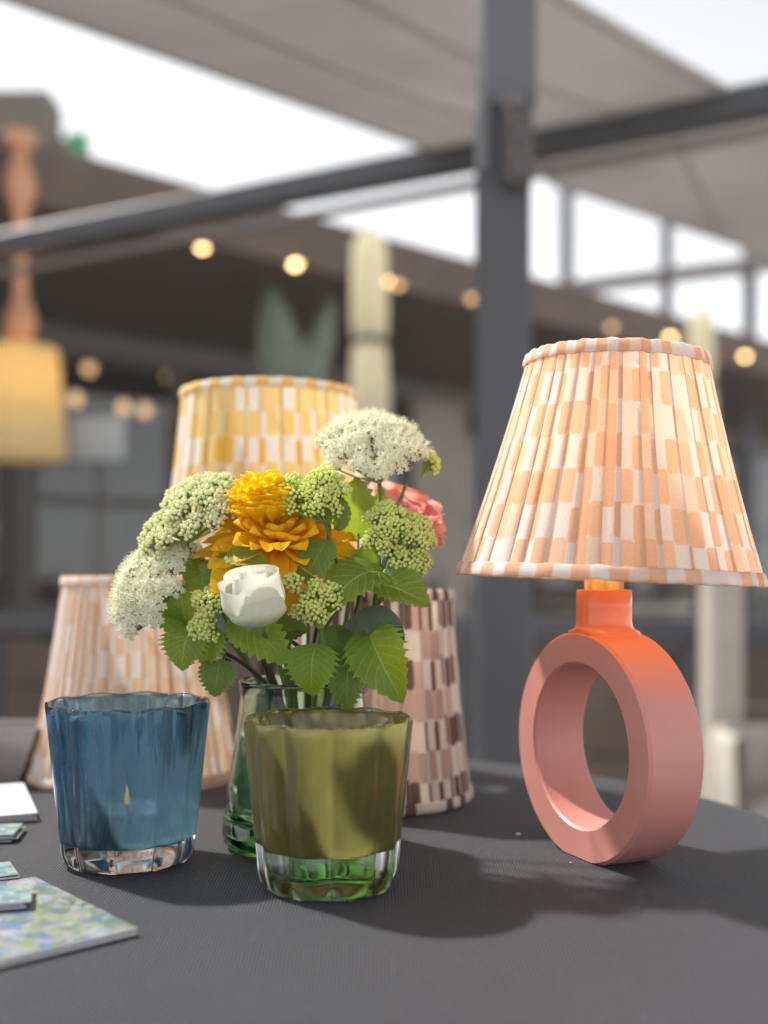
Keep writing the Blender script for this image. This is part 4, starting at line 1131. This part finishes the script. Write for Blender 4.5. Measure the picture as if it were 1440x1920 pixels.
# small lime cluster in the middle
top = at(600, 1180, .584)
v7, P7 = flower_thing('viburnum_spray', 'small lime green bud cluster right of the white rose over a bright leaf', 'flower', top, off=(.004, -.010), group=VG)
bud_head(v7, at(604, 1122, .577), (0, -.85, .5), sp(40, .577), sp(34, .577), .006, 10, 12, .0044, .00120, M['bud_green'], 81, top)
bud_head(v7, at(552, 1092, .578), (-.2, -.9, .3), sp(14, .577), sp(10, .577), .003, 3, 11, .0040, .00120, M['bud_green'], 82, top)
bud_head(v7, at(582, 1146, .574), (-.2, -.95, .1), sp(30, .577), sp(16, .577), .004, 6, 11, .0040, .00120, M['bud_green'], 83, top)
leaf(v7, at(592, 1212, .572), at(582, 1304, .566), sp(84, .57), M['leaf_bright'], (0, -1, .35), .12, .10, teeth=9, round_=.36, stalk=at(600, 1190, .58))
leaf(v7, at(652, 1242, .584), at(650, 1335, .578), sp(58, .58), M['leaf_dark'], (.1, -1, .2), .08, .10, teeth=9, round_=.36, stalk=at(620, 1215, .59))
# leafy sprays without flowers
LG = 'leafy sprigs in the green vase'
top = at(690, 1180, .60)
l1, Q1 = flower_thing('leaf_sprig', 'sprig with a big folded leaf hanging over the right side of the vase', 'foliage', top, off=(.004, -.006), group=LG)
leaf(l1, at(692, 1186, .598), at(748, 1310, .580), sp(96, .59), M['leaf'], (-.55, -.70, .45), .20, .70, teeth=11, round_=.5)
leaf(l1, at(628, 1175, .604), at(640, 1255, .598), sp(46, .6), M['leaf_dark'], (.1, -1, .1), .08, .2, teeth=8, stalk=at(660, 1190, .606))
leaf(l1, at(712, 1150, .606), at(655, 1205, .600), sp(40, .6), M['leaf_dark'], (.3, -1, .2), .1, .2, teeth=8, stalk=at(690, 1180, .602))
top = at(448, 1170, .590)
l2, Q2 = flower_thing('leaf_sprig', 'sprig with a pointed leaf lying under the white rose', 'foliage', top, mat='stem_brown', group=LG)
leaf(l2, at(442, 1162, .590), at(540, 1236, .574), sp(78, .585), M['leaf'], (.0, -.7, .75), .12, .12, teeth=9, stalk=top)
leaf(l2, at(436, 1160, .592), at(462, 1215, .586), sp(40, .59), M['leaf'], (-.3, -.9, .3), .08, .2, teeth=8, stalk=top)
leaf(l2, at(512, 1198, .600), at(575, 1175, .598), sp(60, .6), M['leaf_dark'], (.1, -.9, .5), .08, .15, teeth=8)
top = at(430, 1062, .600)
l3, Q3 = flower_thing('leaf_sprig', 'sprig with dark toothed leaves under the left petals of the yellow flower', 'foliage', top, mat='stem_brown', group=LG)
leaf(l3, at(428, 1040, .588), at(506, 1062, .580), sp(46, .585), M['leaf'], (-.1, -.75, .7), .06, .2, teeth=8, stalk=top)
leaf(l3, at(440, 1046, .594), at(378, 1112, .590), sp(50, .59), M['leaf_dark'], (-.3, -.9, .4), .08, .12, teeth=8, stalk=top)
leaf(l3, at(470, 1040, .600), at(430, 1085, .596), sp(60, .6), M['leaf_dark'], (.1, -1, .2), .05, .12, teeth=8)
vl = VC+Vector((-.026, -.020, .022))
lv_, _q = flower_thing('leaf_sprig', 'leafy green stem pressed against the glass inside the left of the vase', 'foliage', VC+Vector((-.012, -.008, .10)), base=VC+Vector((-.02, -.014, .020)), group=LG)
for (b_, t_, w_) in [((-.024, -.012, .020), (-.034, -.010, .050), .020), ((-.020, -.024, .024), (-.030, -.018, .046), .018), ((-.010, -.030, .022), (-.022, -.026, .056), .018), ((.004, -.032, .020), (-.004, -.030, .050), .020), ((-.030, .004, .024), (-.030, .006, .056), .018)]:
    leaf(lv_, VC+Vector(b_), VC+Vector(t_), w_, M['leaf_bright'], (-.6, -.8, .1), .02, .03, teeth=7, wav=.006)
# strap leaf
sl0 = [at(640, 1290, .606), at(640, 1252, .603), at(655, 1200, .600), at(682, 1165, .598), at(712, 1152, .594), at(742, 1172, .588), at(758, 1198, .585)]
bb = VC+Vector((.012, .004, .02))
sth = thing('strap_leaf', 'grey green strap leaf arching over the right rim of the vase', 'foliage', bb)
m = MB(); pts = [bb, VC+Vector((.018, -.004, .07))]+sl0
def fn(i, j):
    p = pts[j]; q = pts[min(j+1, len(pts)-1)]-pts[max(j-1, 0)]; q.normalize()
    s_ = q.cross(Vector((-.3, -1, .25))).normalized(); wv = [.003, .005, .0065, .0075, .0085, .0085, .0075, .005, .0006][j]
    t_ = i/4*2-1
    return p+s_*t_*wv+Vector((0, 0, -.0015*(1-t_*t_))), (i/4, j/8)
m.grid(fn, 5, len(pts))
so_ = m.build('blade', M['strap'], sth); md = so_.modifiers.new('sub', 'SUBSURF'); md.levels = 2; md.render_levels = 2

# petals
def petal_mesh(name, mat, L, W, cup=.25, curl=.2, ruffle=0., tipround=.55, notch=0., nu=9, nv=14, seed=0):
    m = MB()
    def fn(i, j):
        t = 1-(1-j/(nv-1))**1.9; s_ = i/(nu-1)*2-1
        wv = W/2*(math.sin(PI*min(1, .06+t*.80)))**.8 if t < .95 else W/2*(math.sin(PI*.86))**.8*.55
        wv = W/2*((t+.03)**.55)*(max(0, 1-t)**(tipround*.42)+.0)*1.6
        tt = t-.12*abs(s_)**2*t - notch*(1-abs(s_))*(t > .9)
        z = cup*W*s_*s_*.6 + curl*L*t*t + ruffle*W*math.sin(s_*9+seed)*t*t + ruffle*.6*W*math.sin(s_*15+2*seed)*t**3
        return Vector((s_*wv, tt*L, z)), (i/(nu-1), t)
    m.grid(fn, nu, nv)
    return m.mesh(name, mat)
def put(me, parent, pos, ydir, zdir, scale=1.0, name='petal', sx=1.0):
    y = Vector(ydir).normalized(); z = Vector(zdir); z = (z-y*z.dot(y)).normalized(); x = y.cross(z)
    Mx = Matrix((x*scale*sx, y*scale, z*scale)).transposed().to_4x4(); Mx.translation = Vector(pos)-wloc(parent)
    o = bpy.data.objects.new(name, me); C.objects.link(o); o.parent = parent; o.matrix_local = Mx
    return o
rng = random.Random(5)
# front yellow flower
yc = at(522, 1004, .602)
y1, _ = flower_thing('yellow_flower', 'golden yellow double flower with spreading petals in the middle of the bouquet', 'flower', yc+Vector((0, .004, -.012)), rad=.0017)
pm = [petal_mesh('petal', M['yellow'], .034, .0125, .3, -.10, .02, .5, seed=k) for k in range(3)]
pm += [petal_mesh('petal', M['yellow'], .026, .0115, .5, .12, .03, .5, seed=k+5) for k in range(2)]
pm += [petal_mesh('petal', M['yellow'], .018, .0095, .7, .25, .04, .5, seed=k+9) for k in range(2)]
a, e1, e2 = basis((.03, -.60, .80))
for lay, (n, el, ids, sc, up) in enumerate([(19, -12, (0, 1, 2), 1.24, -.005), (18, -3, (0, 1, 2), 1.12, -.004), (17, 6, (0, 1, 2), .92, -.003), (16, 18, (3, 4), .95, -.002), (13, 32, (3, 4), .72, -.001), (9, 50, (5, 6), .72, -.001), (6, 72, (5, 6), .5, -.001)]):
    for k in range(n):
        th = 2*PI*(k+.5*(lay % 2))/n+rng.uniform(-.12, .12); e = R(el+rng.uniform(-9, 9))
        d = e1*math.cos(th)+e2*math.sin(th); yd = d*math.cos(e)+a*math.sin(e); zd = a*math.cos(e)-d*math.sin(e)
        zd = zd+d.cross(a)*rng.uniform(-.25, .25)
        put(pm[rng.choice(ids)], y1, yc+d*.004+a*up, yd, zd, sc*rng.uniform(.86, 1.1), sx=rng.uniform(.9, 1.25))
m = MB(); m.lathe([(.0001, .004), (.003, .003), (.004, 0), (.003, -.004), (.0016, -.009)], 14, c=yc-a*.006); m.build('flower_base', M['stem_green'], y1)
# its tall fluffy heart
pm2 = [petal_mesh('petal', M['yellow2'], .0125, .0078, .45, -.10, .03, .6, seed=k) for k in range(3)]
dc = at(500, 984, .610)
for k in range(230):
    q = (k+.5)/230; th = k*GA
    if q < .45: ph = math.acos(1-q/.45); rr_, zz_, n = math.sin(ph), .55+.45*math.cos(ph), Vector((math.cos(th)*math.sin(ph), math.sin(th)*math.sin(ph), math.cos(ph)))
    else: rr_, zz_, n = 1.0+.08*(q-.45), .55*(1-(q-.45)/.55), Vector((math.cos(th), math.sin(th), .15))
    rr_ *= 1+.45*max(0, .5-zz_)
    p = dc+Vector((math.cos(th)*rr_*.0124, math.sin(th)*rr_*.0105, zz_*.0185))
    put(pm2[k % 3], y1, p, n*.75+Vector((rng.uniform(-.2, .2), rng.uniform(-.2, .2), .45)), Vector((0, 0, 1))-n*.3, rng.uniform(.8, 1.15), name='heart_petal')
# white rose
rc = at(484, 1170, .566); rt_ = Vector((-.10, -.30, .95)).normalized()
w1, _ = flower_thing('white_rose', 'creamy white half open rose in the lower middle of the bouquet', 'flower', rc+Vector((0, .006, -.004)), rad=.0016)
a, e1, e2 = basis(rt_)
RH = .0305
def rose_petal(th0, span, r0, hh, lean, wav, seed, curl=0.0, fall=0.0):
    m = MB(); nu, nv = 21, 17
    def fn(i, j):
        t = j/(nv-1); s_ = i/(nu-1)*2-1; a_ = abs(s_)
        th = th0+span*s_*(.62+.38*math.sin(PI/2*min(1, t*1.5)))
        body = math.sin(PI/2*min(1, .10+t*1.55))**.75
        r = r0*(.16+.84*body)*(1-.16*max(0, t-.45)**1.2)
        r += lean*t*t*t*(1-a_**3)*.9-r0*.10*a_**4*t
        top_ = hh*(1-.06*s_*s_-.10*a_**5-fall*max(0, .35-s_)**1.3*.6)+wav*.0010*math.sin(s_*4+seed)
        z = top_*t
        r += wav*.0006*math.sin(s_*5+seed*2)*t*t
        r *= .90; z *= .93
        if curl: 
            q = max(0, t-.84)/.16; r += curl*q*q*(1-s_*s_); z -= curl*.5*q*q*(1-s_*s_)
        return rc+e1*r*math.cos(th)+e2*r*math.sin(th)+a*z, (i/(nu-1), t)
    m.grid(fn, nu, nv); return m.build('petal', M['rose'], w1)
F0 = -PI/2
for arg in [(F0+.30, 1.2, .0190, .0190, .0000, .4, 1, .0006), (F0-1.35, 1.40, .0192, .0255, .0012, .5, 2, .0010), (F0+1.0, 1.55, .0184, .0320, -.0030, .4, 3, .0016, .20),
            (F0+3.2, 1.75, .0182, .0305, -.0010, .4, 5, .0010)]:
    rose_petal(*arg)
m = MB(); nu, nv = 90, 13                        # the rolled heart of the bloom
def fn(i, j):
    u = i/(nu-1); t = j/(nv-1); th = F0+2.6+u*5.2*PI
    body = math.sin(PI/2*min(1, .15+t*1.5))**.8
    r0 = .0158*(1-.86*u); r = r0*(.3+.7*body)*(1-.34*max(0, t-.35)**1.1)+.0006*math.sin(th*1.7)*t
    z = (.0285+.0035*u+.0012*math.sin(th*1.3+1))*t
    r *= .90; z *= .93
    return rc+e1*r*math.cos(th)+e2*r*math.sin(th)+a*z, (u*4 % 1, t)
m.grid(fn, nu, nv); m.build('rolled_petals', M['rose'], w1)
m = MB(); m.lathe([(.0001, .002), (.0042, .0005), (.0045, -.001), (.0018, -.006)], 14, c=rc); m.build('calyx', M['stem_green'], w1)
# small white bud
bc = at(696, 1020, .612)
wb, _ = flower_thing('white_bud', 'small closed white bud left of the lime green buds', 'flower', bc+Vector((0, 0, -.006)), rad=.001, mat='stem_brown')
m = MB(); 
def fn(i, j):
    a_ = 2*PI*i/18; t = j/9; r = .0046*math.sin(PI*min(1, t*.9+.06))**.8*(1+.12*math.sin(3*a_+t*5)); z = -.007+.017*t
    return bc+Vector((r*math.cos(a_)+.002*t, r*math.sin(a_), z)), (i/18, t)
m.grid(fn, 18, 10, cu=True); m.build('bud', M['rose'], wb)
# coral pink flower at the back right
kc = at(758, 974, .650)
k1, _ = flower_thing('pink_flower', 'coral pink ruffled flower at the back right of the bouquet', 'flower', kc+Vector((-.004, .004, -.012)), rad=.0016)
a, e1, e2 = basis((.45, -.45, .75))
pk = [petal_mesh('petal', M['pink'], .026, .036, .20, .05, .045, .2, nu=17, nv=13, seed=k*1.7) for k in range(4)]
for lay, (n, el, sc) in enumerate([(6, 14, 1.0), (5, 42, .9), (3, 66, .7)]):
    for k in range(n):
        th = 2*PI*(k+.4*lay)/n+rng.uniform(-.15, .15); e = R(el+rng.uniform(-8, 8)); d = e1*math.cos(th)+e2*math.sin(th)
        put(pk[(k+lay) % 4], k1, kc+d*.001-a*.006, d*math.cos(e)+a*math.sin(e), a*math.cos(e)-d*math.sin(e), 1.0*sc*rng.uniform(.92, 1.08))
# plain extra stems in the neck of the vase
for k, (px, py, Y, mt) in enumerate([(560, 1160, .612, 'stem_green'), (640, 1140, .62, 'stem_green'), (610, 1120, .628, 'stem_brown'), (575, 1130, .635, 'stem_green'), (655, 1100, .615, 'stem_green'), (540, 1200, .6, 'stem_brown')]):
    bb, pts = stem_path(at(px, py, Y), off=(.003*(k-2.5), -.004*(k % 3)))
    m = MB(); m.tube(pts, [.0018-.0006*q/(len(pts)-1) for q in range(len(pts))], 8)
    orig(bb, m, 'cut_stem', ['plain green stem left of the middle of the vase neck', 'plain green stem right of the middle of the vase neck', 'thin brown twig standing in the middle of the vase neck', 'green stem at the back of the vase neck', 'long green stem leaning right out of the vase', 'short brown twig at the left of the vase neck'][k], 'stem', M[mt], 'cut stems in the vase')

# ------------------------------------------------------------------ cards and card holder at the left
ORD = ['bottom', 'second from the bottom', 'third from the bottom', 'fourth from the bottom', 'fifth from the bottom']
def cards(px, py, z0, n, th, wu, wv_, ang, topmat, where, kind, gap=.0005, jit=.0018, seedv=0):
    """stack whose right-hand front corner stands at the pixel; ang is the heading of the front edge"""
    rg = random.Random(seedv)
    p = gnd(px, py, z0); u = Vector((math.cos(ang), math.sin(ang), 0)); v = Vector((u.y, -u.x, 0))
    me = None
    for k in range(n):
        c = p+u*(wu/2+rg.uniform(-jit, jit))+v*(wv_/2+rg.uniform(-jit, jit)); c.z = z0+k*(th+gap)
        if me is None:
            mb = MB(); mb.box((0, 0, th/2), (wu, wv_, th), bevel=th*.18)
            for q in range(len(mb.f)):
                zz = [mb.v[i][2] for i in mb.f[q]]
                mb.mi[q] = 1 if min(zz) > th*.95 else 0
            me = mb.mesh('card', [M['card_edge'], topmat])
        o = bpy.data.objects.new('card', me); C.objects.link(o); o.location = c; o.rotation_euler.z = ang+rg.uniform(-.02, .02)
        pos = 'topmost' if k == n-1 else ORD[k]
        tag(o, f'{kind}, {pos} of the {where}', 'card', 'cards at the left of the table')
cards(66, 1541, 0, 4, .0010, .085, .105, R(180+23), M['card_white'], 'white stack before the card holder', 'plain white card', seedv=1)
cards(27, 1579, 0, 4, .0008, .085, .028, R(180+8), M['art2'], 'small stack just behind the blue glass', 'printed card', seedv=2)
cards(32, 1657, 0, 4, .0008, .085, .026, R(180+28), M['art2'], 'small stack behind the floral postcards', 'printed card', seedv=3)
cards(250, 1752, 0, 2, .0014, .15, .105, R(180+41.5), M['art'], 'pair at the front', 'large floral postcard', seedv=4)
cards(50, 1704, .0042, 3, .0008, .085, .028, R(180+16), M['art2'], 'small stack lying on the floral postcards', 'printed card', seedv=5)
hY = .80
xr0, xr1 = at(72, 0, hY).x, at(27, 0, hY).x; zt = at(0, 1366, hY).z
xl0, xl1 = xr0-.13, xr1-.09
hd = thing('card_holder', 'smoky brown tapered card holder at the left edge of the table', 'card holder', ((xr1+xl1)/2, hY+.02, 0))
def frustum(mb_, x0, x1, y0, y1, z0, X0, X1, Y0, Y1, z1):
    P = [(x0, y0, z0), (x1, y0, z0), (x1, y1, z0), (x0, y1, z0), (X0, Y0, z1), (X1, Y0, z1), (X1, Y1, z1), (X0, Y1, z1)]
    mb_.add(P, [(0, 3, 2, 1), (0, 1, 5, 4), (1, 2, 6, 5), (2, 3, 7, 6), (3, 0, 4, 7)], None, 0, False)
    t_ = .003
    P2 = [(x0+t_, y0+t_, z0+t_), (x1-t_, y0+t_, z0+t_), (x1-t_, y1-t_, z0+t_), (x0+t_, y1-t_, z0+t_), (X0+t_, Y0+t_, z1), (X1-t_, Y0+t_, z1), (X1-t_, Y1-t_, z1), (X0+t_, Y1-t_, z1)]
    mb_.add(P2, [(0, 1, 2, 3), (0, 4, 5, 1), (1, 5, 6, 2), (2, 6, 7, 3), (3, 7, 4, 0)], None, 0, False)
    mb_.add([P[4], P[5], P[6], P[7], P2[4], P2[5], P2[6], P2[7]], [(0, 1, 5, 4), (1, 2, 6, 5), (2, 3, 7, 6), (3, 0, 4, 7)], None, 0, False)
mb = MB(); frustum(mb, xl1, xr1, hY+.008, hY+.04, 0, xl0, xr0, hY-.004, hY+.055, zt); mb.build('tray', M['holder'], hd)
